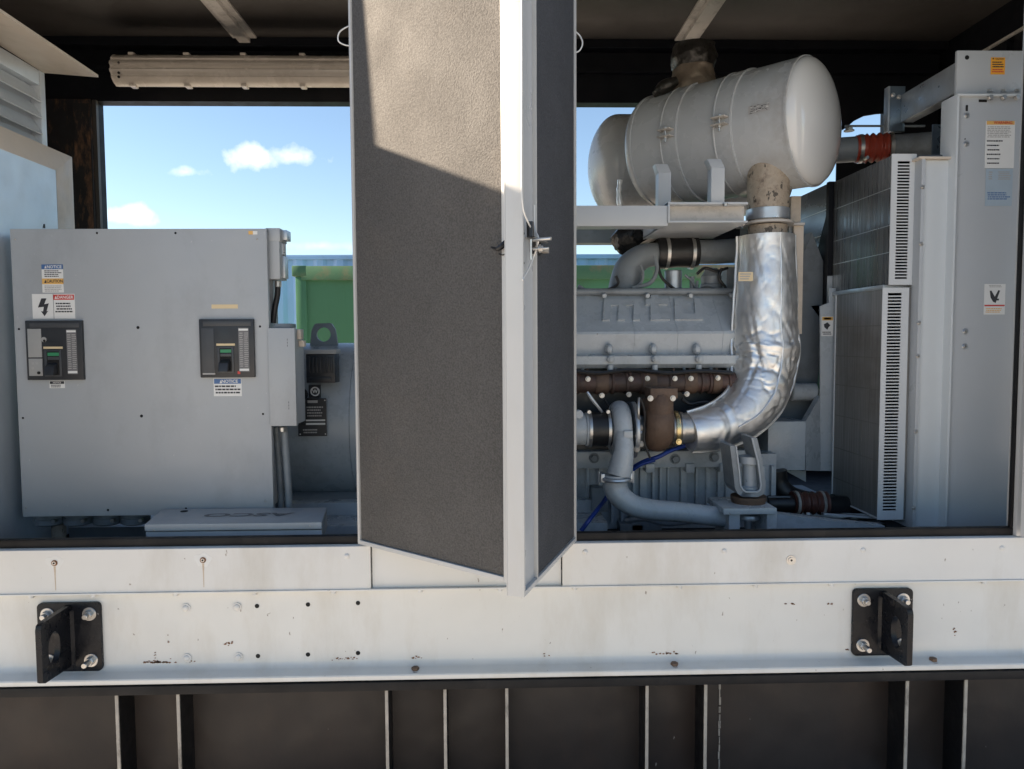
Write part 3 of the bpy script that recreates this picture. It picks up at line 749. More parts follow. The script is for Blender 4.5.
breaker(26, 320.5, 82.5, 380, True, 'left breaker with light grey trip unit')
breaker(199.5, 319, 254, 377.5, False, 'right all black breaker')
for cx in (50, 79, 108, 135.5):
    p = P(cx, 517, Yc + .12); r = .058
    mb = MB('engine_dark'); mb.lathe([(0, 0), (r, 0), (r, -.026), (r * .93, -.028), (r * .93, -.042), (r, -.044), (r * .98, -.066), (r * .8, -.072), (0, -.072)], (p.x, Yc + .12, z0 + .012), (0, 0, 1), 24)
    mb.m('steel_bolt').cyl((p.x + r * .85, Yc + .075, z0 - .034), (0, -.02, 0), .008, 8)
    mb.build('conduit_bushing', cb)
# things under the cabinet
mb = MB('scorched'); p = P(59, 535, 3.15); mb.cyl((p.x, 3.15, .86), (0, 0, z0 - .062 - .86), .028, 16)
tag(mb.build('conduit_riser'), 'short dull brown conduit riser under the left corner of the breaker cabinet', 'conduit')
mb = MB('engine_dark'); mb.pbox(69, 527, 147, 548, 3.3, 3.6, .004); mb.box(P(72, 540, 3.3).x, 3.32, .86, P(145, 540, 3.3).x, 3.58, P(110, 547, 3.3).z)
tag(mb.build('cable_gland_box'), 'dark grey steel block on the floor beneath the breaker cabinet', 'gland box')

# flat cabinet lying in front
fl = thing('spare_control_box', (P(232, 530, 2.8).x, 2.84, P(232, 545, 2.76).z), 'flat grey control box lying on its back with upside down lettering on the lid', 'control box')
Y0, Y1 = 2.72, 2.97
ztop = P(232, 523.5, Y0).z
fxa, fxb = P(144.5, 526, Y0).x, P(321.5, 522, Y0).x; bxa, bxb = fxa - .045, fxb - .035
zl_ = P(232, 530, Y0).z
mb = MB('cabinet_paint'); mb.hexa([(fxa, Y0, zl_), (fxb, Y0, zl_), (bxb, Y1, zl_), (bxa, Y1, zl_), (fxa, Y0, ztop), (fxb, Y0, ztop), (bxb, Y1, ztop), (bxa, Y1, ztop)], .002); lid = mb.build('lid', fl)
mb = MB('plate_dark')
rr_ = V((-1, 0, 0)); mb.text('ASCO', ((fxa + fxb) / 2 + .01, (Y0 + Y1) / 2 + .01, ztop), (-1, -.0, 0), (-.17, -1, 0), .072, .0015, 1.75, bold=.025); mb.build('lettering', lid)
mb = MB('steel_bolt')
for px, py in ((154, 530), (310, 526)): mb.dome(P(px, py, Y0), FY, .004, .002)
mb.m('hole_black').cyl((fxa + .06, Y1 - .045, ztop - .001), (0, 0, .003), .014, 16)
mb.build('screw', lid)
mb = MB('cabinet_paint'); zf = zs_top + .006
mb.hexa([(fxa - .002, Y0 + .012, zl_ - .055), (fxb - .002, Y0 + .012, zl_ - .055), (bxb, Y1, zl_ - .055), (bxa, Y1, zl_ - .055), (fxa - .002, Y0 + .012, zl_ - .007), (fxb - .002, Y0 + .012, zl_ - .007), (bxb, Y1, zl_ - .007), (bxa, Y1, zl_ - .007)], .002)
mb.box(fxa + .02, Y0 + .03, zl_ - .01, fxb - .05, Y1 - .02, zl_ + .001); mb.box(fxa + .03, Y0 + .04, .861, fxb - .06, Y1 - .03, zl_ - .054)
mb.build('box_body', fl)

# ------------------------------------------------------------------ boxes hung on the cabinet's side
sw = thing('sensing_switch_box', (P(276, 255, 3.02).x, 3.05, P(276, 280, 3.02).z), 'small grey switch box with a coupling on the upper right corner of the breaker cabinet', 'switch box')
Ys = 3.03
mb = MB('cabinet_paint'); mb.pbox(266, 228, 279.5, 279, Ys, Ys + .10, .002); mb.pbox(266, 228, 279.8, 241, Ys - .002, Ys + .10, .002); mb.build('housing', sw)
mb = MB('galv'); mb.pbox(280.3, 230, 287, 240, Ys + .03, Ys + .09, .003); a = P(284, 248, Ys + .05)
mb.cyl(a + V((-.01, 0, .02)), (0, 0, -.05), .016, 12, .003); mb.pbox(280.3, 256, 285, 278, Ys + .04, Ys + .09, .002); mb.build('coupling', sw)
mb = MB('steel_bolt'); a = P(278, 281, Ys + .05); mb.cyl((a.x, a.y, a.z), (0, 0, -.025), .014, 10, .002); mb.cyl((a.x, a.y, a.z - .02), (0, 0, -.015), .010, 10); mb.build('gland', sw)
mb = MB('black_rubber')
mb.tube([P(278, 284, Ys + .05), P(277.5, 295, Ys + .05), P(275, 308, Ys + .05), P(273, 323, Ys + .05)], .0115, 12, 4)
mb.m('engine_dark').tube([P(270.5, 279, Ys + .06), P(270.5, 295, Ys + .06), P(271, 310, Ys + .06), P(273, 323, Ys + .06)], .012, 12, 4)
mb.build('conduit', sw)
cbx = thing('side_terminal_box', (P(285, 380, 2.98).x, 3.1, P(285, 425, 2.98).z), 'upright grey terminal box mounted on the right side of the breaker cabinet', 'terminal box')
Yt = 2.985
mb = MB('cabinet_paint'); xl_, xr_ = P(269, 375, Yt).x, P(295.5, 375, Yt).x; za, zb2 = P(282, 426, Yt).z, P(282, 328, Yt).z
mb.box(xl_, Yt + .03, za + .004, xr_ - .004, Yt + .16, zb2 - .003, .002); mb.build('box_body', cbx)
mb = MB('cabinet_paint'); mb.box(xl_ - .001, Yt, za, xr_, Yt + .028, zb2, .0025); lidb = mb.build('lid', cbx)
mb = MB('sticker_ink')
for zz in (zb2 - .05, za + .09):
    for k in range(3): mb.box(xr_ - .030, Yt - .0008, zz - k * .012, xr_ - .0285, Yt, zz - k * .012 + .008)
mb.build('hinge_mark', lidb)
mb = MB('trim_cream_bounce')
p = P(297, 330, Yt + .08); mb.box(xr_ - .003, Yt + .05, zb2 - .045, xr_ + .012, Yt + .09, zb2 - .005, .002); mb.box(xr_ - .003, Yt + .07, zb2 - .075, xr_ + .02, Yt + .10, zb2 - .05, .002)
mb.m('engine_dark').pbox(274, 323.5, 291, 328.5, Yt + .04, Yt + .12, .003)
mb.build('bracket_clip', cbx)
mb = MB('steel_bolt'); p = P(282.5, 427, Yt + .05); mb.cyl(p, (0, 0, -.02), .013, 10, .002); mb.build('gland', cbx)
mb = MB('engine_dark')
mb.tube([P(276, 427, Yt + .12), P(278, 450, Yt + .12), P(280, 480, Yt + .12), P(281, 512, Yt + .12)], .013, 12, 4)
mb.tube([P(284, 427, Yt + .08), P(286, 455, Yt + .08), P(288, 485, Yt + .08), P(289.5, 514, Yt + .08)], .015, 12, 4)
mb.build('conduit', cbx)

# ------------------------------------------------------------------ alternator
Ya = 3.90; ra = .405
za_ = P(330, 343, Ya).z - ra
al = thing('alternator', (-.6, Ya, za_ - ra), 'round grey alternator barrel behind the terminal boxes, carrying a flat lifting eye', 'alternator')
xa0 = P(268, 420, 3.9).x
mb = MB('engine_paint')
L_ = .9
mb.lathe([(0, 0), (ra * .55, 0), (ra * .8, .015), (ra * .97, .04), (ra * .985, .06), (ra, .065), (ra, L_ * .55), (ra + .004, L_ * .555), (ra + .004, L_ * .6), (ra, L_ * .605), (ra, L_), (0, L_)], (xa0, Ya, za_), (1, 0, 0), 72)
body = mb.build('barrel', al, ang=30)
Ye = 3.80
mb = MB('engine_dark')
O = []; I = []
oc = [(309.5, 350), (311.5, 330), (315, 323.5), (331, 323), (335, 329), (338.5, 350)]
ctr = P(323.5, 334.5, Ye)
def dense(pl, n):
    pl = [P(a, b, Ye) for a, b in pl]; L = [(pl[(i + 1) % len(pl)] - pl[i]).length for i in range(len(pl))]; T = sum(L); out = []
    for k in range(n):
        s_ = T * k / n; i = 0
        while s_ > L[i]: s_ -= L[i]; i += 1
        out.append(pl[i].lerp(pl[(i + 1) % len(pl)], s_ / L[i]))
    return out
O = dense(oc, 48)
I = []
for o in O:
    a = math.atan2(o.z - ctr.z, o.x - ctr.x); I.append(V((ctr.x + .036 * math.cos(a), Ye, ctr.z + .036 * math.sin(a))))
mb.ring(O, I, (0, .022, 0)); mb.build('lifting_eye', al, ang=30)
Yk = 3.44
kb = MB('black_plastic')
kb.pbox(306, 354, 335, 383, Yk, Yk + .1, .004)
for k in range(7): kb.pbox(308 + k * 3.7, 357, 310 + k * 3.7, 373, Yk - .010, Yk, .001)
kb.pbox(309, 377, 331, 381, Yk - .006, Yk, .002)
kb.m('breaker_grey').pbox(304, 349.5, 336, 354, Yk - .012, Yk + .1, .002)
kb.m('engine_dark').box(P(312, 370, Yk).x, Yk + .1, P(320, 380, Yk).z, P(330, 370, Yk).x, Ya, P(320, 356, Yk).z)
kb.build('regulator_block', al)
Yn = 3.47
sticker('rating_plate', al, 297.5, 398.5, 327, 436, Yn, [('box', 'sticker_fade', .35, .05, .7, .12), ('lines', 'sticker_fade', .3, .2, .9, .5, 4), ('box', 'sticker_white', .28, .56, .95, .60), ('box', 'sticker_white', .28, .65, .95, .70), ('lines', 'sticker_fade', .15, .8, .7, .94, 2),
        ('box', 'sticker_white', .93, .04, .97, .07), ('box', 'sticker_white', .93, .93, .97, .96), ('box', 'sticker_white', .05, .93, .09, .96)], base='black_plastic')
mb = MB('engine_dark'); mb.box(P(299, 417, Yn).x, Yn + .001, P(312, 434, Yn).z, P(325, 417, Yn).x, 3.7, P(312, 400, Yn).z); mb.build('plate_carrier', al)
mb = MB('sticker_white'); c = P(315, 391.5, 3.49)
mb.ring([c + V((.022 * math.cos(a_ * math.pi / 12), 0, .022 * math.sin(a_ * math.pi / 12))) for a_ in range(24)], [c + V((.016 * math.cos(a_ * math.pi / 12), 0, .016 * math.sin(a_ * math.pi / 12))) for a_ in range(24)], (0, .002, 0))
mb.text('W', c + V((0, .001, 0)), RX, UZ, .024, .001, bold=.03); mb.m('black_plastic').box(c.x - .03, c.y + .003, c.z - .03, c.x + .02, c.y + .03, c.z + .03)
mb.build('maker_badge', al)
mb = MB('black_rubber'); mb.tube([P(301, 388, 3.42), P(306, 394, 3.40), P(303, 402, 3.42), P(305, 412, 3.42), P(302, 424, 3.42)], .010, 8, 4); mb.tube([P(300, 395, 3.42), P(308, 399, 3.42), P(312, 396, 3.45)], .006, 8, 4); mb.build('cable', al)
# base rails
mb = MB('engine_paint')
mb.box(P(290, 520, 3.4).x, 3.38, .861, .5, 3.46, P(340, 503, 3.38).z - .0, .003)
mb.box(P(290, 520, 3.3).x, 3.18, .861, .5, 3.379, P(340, 525, 3.2).z, .003)
mb.build('foot_rail', al)
mb = MB('engine_dark'); mb.box(xa0 + .05, 3.47, za_ - ra - .12, xa0 + .8, 4.3, za_ - ra * .8, .003); mb.build('foot', al)

# ------------------------------------------------------------------ engine
en = thing('diesel_engine', (.9, 3.5, .9), 'big grey diesel engine with a long rocker cover, rusty manifold and turbocharger', 'engine')
xe0, xe1 = .18, X(760, 3.35, 320)
def yz(py, Y): return Z(py, Y, 655)
# rocker cover
mb = MB('engine_paint')
prf = [(3.60, yz(294, 3.60)), (3.58, yz(295, 3.58) + .004), (3.40, yz(329, 3.40)), (3.385, yz(331.5, 3.385)), (3.38, yz(334, 3.38)), (3.40, yz(354, 3.40)), (3.34, yz(356, 3.34)), (3.34, yz(364, 3.34)), (3.36, yz(368, 3.36)), (3.8, yz(368, 3.36)), (3.8, yz(294, 3.6))]
mb.prism([(xe0, y, z) for y, z in prf], (xe1 - xe0, 0, 0), .002)
rc = mb.build('rocker_cover', en, ang=22)
mb = MB('engine_dark'); mb.tube([(xe0, 3.56, yz(291.5, 3.56)), (xe1 - .02, 3.56, yz(291.5, 3.56))], .016, 12)
for px in (604, 647, 690, 731): p = P(px, 295, 3.54); mb.m('engine_paint').cyl((p.x, 3.55, p.z), (0, -.03, -.005), .011, 12, .002).m('engine_dark')
mb.build('injection_rail', rc)
for px in (609, 653, 696.5):
    p = P(px, 349, 3.375); mb = MB('engine_paint')
    mb.lathe([(.017, -.005), (.016, .012), (.010, .022), (0, .025)], (p.x, 3.375, p.z), FY, 14)
    for v in mb.bm.verts: v.co.z = p.z + (v.co.z - p.z) * 1.5
    mb.cyl((p.x, 3.36, p.z - .045), (0, -.045, 0), .017, 12, .003); mb.bolt((p.x, 3.315, p.z - .045), FY, .010)
    mb.cyl((p.x, 3.335, p.z - .10), (0, 0, .03), .014, 10, .003)
    mb.build('cover_bolt', rc)
for px in (576, 634, 677, 722):
    x = P(px, 330, 3.4).x; mb = MB('engine_paint'); mb.prism([(x, y - .0025, z) for y, z in prf[1:6]] + [(x, 3.5, prf[5][1])], (.004, 0, 0)); mb.build('casting_line', rc, smooth=False)
# embossed letters m t u as strokes on the sloping face
sl0 = V((0, 3.58, yz(295, 3.58) + .004)); sl1 = V((0, 3.40, yz(329, 3.40)))
upv = (sl0 - sl1).normalized(); nrm = V((0, -upv.z, upv.y)); nrm = nrm if nrm.y < 0 else -nrm
Lf = (sl0 - sl1).length
mb = MB('engine_paint')
def stroke(x0, y0, x1, y1):
    """letter space: x in px 602..702 -> world, y 0..1 bottom to top of lettering; sheared"""
    def T(x, y): return V((P(x + (y - .5) * 5, 312, 3.5).x, 0, 0)) + sl1 + upv * Lf * (.22 + .60 * y) - V((sl1.x, 0, 0))
    a, b, c, d = T(x0, y0), T(x1, y0), T(x1, y1), T(x0, y1)
    mb.hexa([a - nrm * .002, b - nrm * .002, c - nrm * .002, d - nrm * .002, a + nrm * .0065, b + nrm * .0065, c + nrm * .0065, d + nrm * .0065], .0015)
def T(x, y): return V((P(x + (y - .5) * 5, 312, 3.5).x, 0, 0)) + sl1 + upv * Lf * (.22 + .60 * y) - V((sl1.x, 0, 0))
for poly in (((603, 0), (603, 1), (640, 1), (640, 0), (633, 0), (633, .70), (625, .70), (625, 0), (618, 0), (618, .70), (610, .70), (610, 0)),
             ((650, 0), (650, .72), (645, .72), (645, 1), (650, 1), (650, 1.25), (658, 1.25), (658, 1), (667, 1), (667, .72), (658, .72), (658, .28), (669, .28), (669, 0)),
             ((674, 0), (674, 1), (682, 1), (682, .28), (694, .28), (694, 1), (702, 1), (702, 0))):
    mb.prism([T(x_, y_) - nrm * .003 for x_, y_ in poly], nrm * .013)
mb.build('raised_lettering', rc, smooth=False)
# cylinder head, coloured black to stand for the shade there, + manifold
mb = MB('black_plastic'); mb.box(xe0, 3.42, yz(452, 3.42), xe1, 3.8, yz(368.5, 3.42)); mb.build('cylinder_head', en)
mb = MB('manifold_rust')
zm = yz(382.5, 3.33)
mb.tube([(xe0, 3.34, zm), (xe1 - .02, 3.34, zm)], .044, 24)
for px in (576, 611, 625, 641, 668, 700, 708, 727): x = X(px, 3.33, 382); mb.cyl((x, 3.34, zm), (.012, 0, 0), .052, 24, .002)
for px in (590, 638, 683, 722): x = X(px, 3.33, 382); mb.box(x - .04, 3.35, zm - .045, x + .04, 3.43, zm + .045, .01)
mb.build('exhaust_manifold', en)
for px, py in ((588, 379), (631, 379), (647.5, 378.5), (675, 378.5), (691, 378.5), (718, 378), (602, 395.5), (629, 394.5), (687, 394)):
    p = P(px, py, 3.285); mb = MB('steel_bolt'); mb.bolt((p.x, 3.285, p.z), FY, .0085, True, .010)
    mb.m('engine_dark').cyl((p.x, 3.289, p.z), (0, .06, 0), .008, 8)
    if py < 390: mb.m('manifold_rust').cyl((p.x, 3.30, p.z), (0, .01, .045), .004, 8)
    mb.build('manifold_nut', en)
# turbine housing (rust) edge on, with neck and flange
mb = MB('cast_rust')
cx = X(660, 3.13, 425); zt2 = yz(424, 3.13); R_ = .128
wv = .060
prof = []
for k in range(13):
    a = math.pi * k / 12; prof.append((R_ - wv * .85 + wv * .85 * math.sin(a), -wv * math.cos(a)))
mb.lathe([(0, -wv * .9)] + [(.05, -wv * .9)] + prof + [(.05, wv * .9), (0, wv * .9)], (cx, 3.2, zt2), (1, 0, 0), 36)
mb.tube([(cx, 3.15, zt2), (cx, 3.13, yz(404, 3.13)), (cx, 3.15, yz(396, 3.13))], [.056, .056, .05], 20, 3)
a = P(649, 388, 3.12); b = P(676, 398, 3.12)
mb.box(a.x, 3.09, b.z, b.x, 3.21, a.z, .004)
th_ = mb.build('turbine_housing', en)
for px in (651, 673.5): p = P(px, 398.5, 3.08); mb = MB('steel_bolt'); mb.bolt((p.x, 3.09, p.z), FY, .009, True); mb.build('flange_bolt', th_)
# compressor housing (grey) edge on
mb = MB('engine_paint')
cx2 = X(623, 3.13, 430); zc2 = yz(432, 3.13)
prof = []
Rc = .128; wc = .041
for k in range(13):
    a = math.pi * k / 12; prof.append((Rc - wc * .9 + wc * .9 * math.sin(a), -wc * math.cos(a)))
mb.lathe([(0, -wc)] + [(.05, -wc)] + prof + [(.05, wc), (0, wc)], (cx2, 3.22, zc2), (1, 0, 0), 40)
mb.tube([(cx2 + .002, 3.12, yz(432, 3.12)), (cx2 - .002, 3.10, yz(450, 3.1)), (cx2 - .012, 3.10, yz(464, 3.1)), (cx2 - .02, 3.10, yz(474, 3.1))], [.036, .042, .050, .054], 20, 4)
mb.pbox(624, 431, 633, 438, 3.075, 3.1, .003)
ch = mb.build('compressor_housing', en)
mb = MB('galv')
cx3 = X(636, 3.13, 430)
mb.lathe([(.05, 0), (.118, 0), (.122, .006), (.122, .016), (.112, .02), (.05, .02)], (cx3 - .004, 3.22, zc2), (1, 0, 0), 36)
for k in range(10):
    a = 2 * math.pi * k / 10; mb.bolt((cx3 + .016, 3.22 + .10 * math.cos(a), zc2 + .10 * math.sin(a)), RX, .007)
mb.m('engine_dark').lathe([(.0, 0), (.07, 0), (.06, .03), (.075, .06), (0, .06)], (cx3 + .016, 3.22, zc2), (1, 0, 0), 24)
mb.m('steel_bolt').tube([P(639, 398, 3.12), P(638.5, 405, 3.1), P(638.5, 415, 3.1), P(639, 421, 3.13)], .006, 8, 3)
for i, (px, py) in enumerate(((640, 428), (638, 436), (641, 444), (637, 449))): mb.m('scuffed_lit_edge').bolt(P(px, py, 3.12), FY, .010)
mb.build('bearing_housing', en)
# compressor outlet clamp and pipe
mb = MB('galv')
pcx = X(616, 3.09, 475); zcl = yz(474, 3.1)
for k, rr in ((0, .062), ):
    pts = []
    for i in range(19):
        a = math.pi * (i / 18)
        pts.append((pcx + .058 * math.cos(math.pi + a), 3.095 - .055 * math.sin(a), zcl - .012 - .006 * math.sin(a)))
    mb.tube(pts, .009, 8)
for sx in (-1, 1):
    mb.box(pcx + sx * .058 - .008, 3.07, zcl - .030, pcx + sx * .058 + .008, 3.13, zcl + .008, .003); mb.cyl((pcx + sx * .072, 3.09, zcl - .035), (0, 0, .05), .005, 8)
mb.build('outlet_clamp', ch)
mb = MB('engine_paint')
mb.tube([(pcx - .002, 3.10, zcl + .0), P(615.5, 487, 3.10), P(620, 496, 3.09), P(632, 505, 3.08), P(650, 509.5, 3.07), P(680, 512, 3.07), P(705, 515, 3.07), P(724, 517, 3.07)], [.054, .052, .049, .046, .044, .042, .042, .042], 22, 6)
mb.build('charge_air_pipe', en)
# inlet: black hose with clamps, light pipe
xi0, xi1 = X(590, 3.13, 430), X(613, 3.13, 430)
mb = MB('black_rubber'); zi = yz(430.5, 3.13)
mb.lathe([(0, 0), (.074, 0), (.076, .01), (.074, .02), (.074, xi1 - xi0 - .02), (.076, xi1 - xi0 - .01), (.074, xi1 - xi0), (0, xi1 - xi0)], (xi0, 3.2, zi), (1, 0, 0), 32); mb.build('inlet_hose', en)
for px in (591.5, 610.5):
    x = X(px, 3.13, 430); mb = MB('steel_bolt'); mb.lathe([(.07, 0), (.078, 0), (.078, .012), (.07, .012)], (x - .006, 3.2, zi), (1, 0, 0), 32); mb.cyl((x - .008, 3.17, zi + .08), (.0, -.03, 0), .008, 8); mb.build('hose_clamp', en)
mb = MB('engine_paint'); mb.lathe([(0, 0), (.068, 0), (.068, xi0 - .1 - .012), (.073, xi0 - .1 - .010), (.073, xi0 - .1), (0, xi0 - .1)], (.1, 3.2, zi), (1, 0, 0), 32); mb.build('inlet_pipe', en)
mb = MB('galv'); mb.tube([P(587, 392, 3.15), P(591, 398, 3.15), P(602, 412, 3.18)], [.006, .008, .006], 8)
mb.m('engine_paint').cyl(P(578, 414, 3.12), (0, -.03, 0), .02, 12, .004)
mb.build('stay_rod', en)
mb = MB('brass'); x = X(676, 3.13, 430)
mb.m('steel_bolt').cyl((x - .01, 3.2, zi), (.10, .01, 0), .066, 28)
mb.m('brass').lathe([(.06, 0), (.075, 0), (.077, .008), (.075, .016), (.06, .016)], (x + .006, 3.2, zi), (1, 0, 0), 32); mb.bolt((x + .014, 3.135, zi - .05), FY, .009)
mb.m('steel_bolt').lathe([(.06, 0), (.072, 0), (.072, .012), (.06, .012)], (x + .03, 3.2, zi), (1, 0, 0), 32)
mb.build('exhaust_clamp', en)
# crankcase with ribs
mb = MB('engine_paint')
Yk2 = 3.44
mb.box(xe0, Yk2, .861, xe1 + .12, 3.9, yz(455, Yk2)); 
x = xe0
rk = random.Random(5)
while x < xe1 + .1:
    w = rk.choice((.012, .018, .03)); mb.box(x, Yk2 - rk.uniform(.01, .03), .9, x + w, Yk2 + .002, yz(466, Yk2), .003); x += w + rk.uniform(.022, .05)
mb.build('crankcase', en)
mb = MB('engine_paint'); mb.box(xe0, 3.37, yz(468, 3.37), xe1 + .02, 3.46, yz(451, 3.37), .006)
for px in (650, 690, 724): p = P(px, 468, 3.36); mb.box(p.x - .02, 3.35, p.z - .02, p.x + .02, 3.45, p.z + .02, .004)
for px, py in ((594, 458), (714, 457), (675, 459)): mb.m('engine_dark').bolt(P(px, py, 3.369), FY, .018)
mb.build('side_flange', en)
mb = MB('engine_dark')
for px, py, w, h in ((640, 524, 9, 8), (655, 527, 7, 5), (632, 529, 12, 5), (600, 500, 8, 12)): mb.pbox(px - w, py - h, px + w, py + h, 3.36, 3.45, .006)
mb.tube([P(625, 521, 3.3), P(645, 519, 3.28), P(665, 524, 3.3), P(690, 522, 3.32)], .012, 8, 4)
mb.build('oil_fitting', en)
# top side pipes
mb = MB('engine_dark')
Yp = 3.72
zp = yz(254, Yp)
mb.tube([P(624, 296, Yp), P(626, 280, Yp), P(630, 267, Yp), P(642, 257, Yp), P(655, 254.5, Yp), P(666, 254, Yp)], [.085, .078, .070, .062, .058, .058], 26, 6)
mb.tube([P(690, 252, Yp), P(715, 252, Yp), P(745, 250, Yp)], .060, 24)
mb.build('coolant_elbow', en)
mb = MB('black_rubber'); p0 = P(657, 253.5, Yp); p1 = P(697, 252, Yp)
mb.tube([p0, p0.lerp(p1, .1), p0.lerp(p1, .5), p0.lerp(p1, .9), p1], [.074, .078, .072, .078, .074], 28); 
mb.build('elbow_hose', en)
for px in (666, 691):
    p = P(px, 253, Yp); mb = MB('steel_bolt'); mb.lathe([(.07, 0), (.081, 0), (.081, .016), (.07, .016)], (p.x - .008, Yp, p.z), (1, 0, 0), 30); mb.build('hose_clamp', en)
mb = MB('engine_dark')
mb.tube([P(641, 265, 3.62), P(643, 275, 3.62), P(640, 284, 3.62), P(628, 291, 3.62)], .007, 8, 4)
mb.tube([P(655, 256, 3.6), P(657, 270, 3.6), P(650, 283, 3.6), P(632, 288, 3.6)], .010, 8, 4)
mb.tube([P(578, 286, 3.6), P(590, 292, 3.6), P(605, 290, 3.6), P(620, 293, 3.6)], .009, 8, 4)
mb.build('breather_line', en)
mb = MB('galv'); p = P(673, 291, 3.66); mb.cyl((p.x, 3.66, p.z - .02), (0, 0, .12), .042, 18, .004); mb.build('filter_can', en)
mb = MB('engine_dark'); p = P(711, 291, 3.66); mb.lathe([(.055, -.02), (.055, .03), (.048, .035), (.05, .07), (.035, .09), (.03, .11), (0, .115)], (p.x, 3.66, p.z), (0, 0, 1), 24)
mb.cyl(P(692, 291, 3.64), (0, 0, .07), .012, 8); mb.cyl(P(697, 291, 3.64), (0, 0, .05), .008, 8)
mb.tube([P(685, 275, 3.62), P(692, 281, 3.62), P(698, 290, 3.62), P(706, 285, 3.6), P(722, 290, 3.6)], .006, 8, 4)
mb.box(P(724, 282, 3.7).x, 3.66, yz(292, 3.7), P(738, 282, 3.7).x, 3.8, yz(268, 3.7), .006)
mb.build('oil_filler', en)
for pts_, r_ in (([(576, 371), (600, 373), (630, 370), (668, 373), (700, 371), (732, 373)], .009), ([(604, 399), (612, 408), (634, 402), (645, 410)], .006), ([(682, 399), (690, 404), (706, 402), (724, 408)], .008),
                 ([(641, 398), (645, 415), (644, 440), (650, 458)], .005)):
    mb = MB('black_rubber'); mb.tube([P(a_, b_, 3.30 if r_ != .005 else 3.12) for a_, b_ in pts_], r_, 8, 5); mb.build('wiring_loom', en)
for pts_ in ([(697, 274), (705, 268), (716, 271), (728, 268)], [(657, 262), (661, 276), (668, 284), (676, 290)], [(722, 268), (719, 278), (726, 288)], [(600, 292), (612, 288), (618, 283), (616, 276)]):
    mb = MB('black_rubber'); mb.tube([P(a_, b_, 3.60) for a_, b_ in pts_], .007, 8, 5); mb.build('fuel_line', en)
for px in (583, 616, 655, 685, 712, 729):
    mb = MB('engine_dark'); p = P(px, 371, 3.34); mb.cyl((p.x, 3.36, p.z - .03), (0, -.005, .045), .007, 8); mb.bolt((p.x, 3.36, p.z - .025), FY, .011); mb.build('head_stud', en)
for px, r_, w_ in ((602, .060, .03), (648, .062, .035), (690, .060, .03), (716, .062, .02)):
    mb = MB('cast_rust'); x = X(px, 3.33, 382); mb.lathe([(.03, -w_), (r_ * .86, -w_), (r_ * .9, -w_ * .6), (r_ * .88, w_ * .6), (r_ * .8, w_), (.03, w_)], (x, 3.345, zm), (1, 0, 0), 24); mb.build('manifold_lobe', en)
# flywheel / gear end behind the jacket
mb = MB('engine_dark')
mb.prism([P(788, 300, 3.75), P(800, 262, 3.75), P(812, 232, 3.75), P(824, 262, 3.75), P(822, 330, 3.75), P(817, 396, 3.75), P(806, 430, 3.75), P(735, 470, 3.75), P(735, 300, 3.75)], (0, .08, 0), .004)
mb.m('engine_paint').cyl(P(790, 392, 3.68), (.13, 0, 0), .045, 20, .006)
mb.build('gear_housing', en)
# vibration mount under the engine
vm = thing('engine_mount', (P(748, 520, 3.1).x, 3.1, .9), 'grey U shaped engine mount on a rubber pad and spring foot under the foil jacket', 'engine mount')
Ym = 3.02
mb = MB('engine_dark')
Uo = [(730, 446), (733, 470), (735, 488), (738, 494), (743, 497), (758, 497), (764, 494), (766, 486), (763, 462), (757, 438)]
Ui = [(736, 446), (739, 470), (740.5, 486), (743, 490), (746, 492), (757, 492), (760, 490), (761, 485), (758, 462), (752, 438)]
pts = [P(a, b, Ym) for a, b in Uo] + [P(a, b, Ym) for a, b in Ui[::-1]]
for i in range(len(Uo) - 1):
    a, b, c, d = P(*Uo[i], Ym), P(*Uo[i + 1], Ym), P(*Ui[i + 1], Ym), P(*Ui[i], Ym)
    mb.prism([a, b, c, d], (0, .14, 0))
mb.m('engine_paint')
for i in range(len(Uo) - 1):
    a, b = P(*Ui[i], Ym - .002), P(*Ui[i + 1], Ym - .002); mb.tube([a, b], .004, 6)
mb.build('cradle', vm)
mb = MB('engine_paint'); p = P(750, 491, Ym + .07); mb.lathe([(.045, 0), (.045, .02), (.032, .025), (.032, .115), (.048, .12), (.048, .15), (0, .15)], (p.x, Ym + .07, p.z), (0, 0, 1), 24); mb.build('adjusting_stud', vm)
mb = MB('scuffed_lit_edge'); p = P(749, 506, Ym + .06); mb.m('cast_rust').lathe([(0, 0), (.070, 0), (.070, .012), (.073, .016), (.073, .034), (0, .034)], (p.x, Ym + .07, P(749, 507, Ym).z), (0, 0, 1), 30); mb.build('rubber_pad', vm)
mb = MB('engine_paint'); mb.pbox(723.5, 508.5, 777, 514.5, Ym - .05, Ym + .18, .003)
for a, b in ((729, 740), (767, 777)): mb.box(P(a, 525, Ym - .03).x, Ym - .03, .87, P(b, 525, Ym - .03).x, Ym + .16, P(750, 514.6, Ym - .05).z, .003)
mb.build('foot_frame', vm)
mb = MB('galv'); p = P(753, 522, Ym); mb.lathe([(0, 0), (.048, 0), (.05, .01), (.045, .02), (0, .02)], (p.x, Ym + .06, p.z), (0, 0, 1), 24); mb.cyl((p.x, Ym + .06, p.z - .04), (0, 0, .04), .015, 12); mb.build('spring_cap', vm)
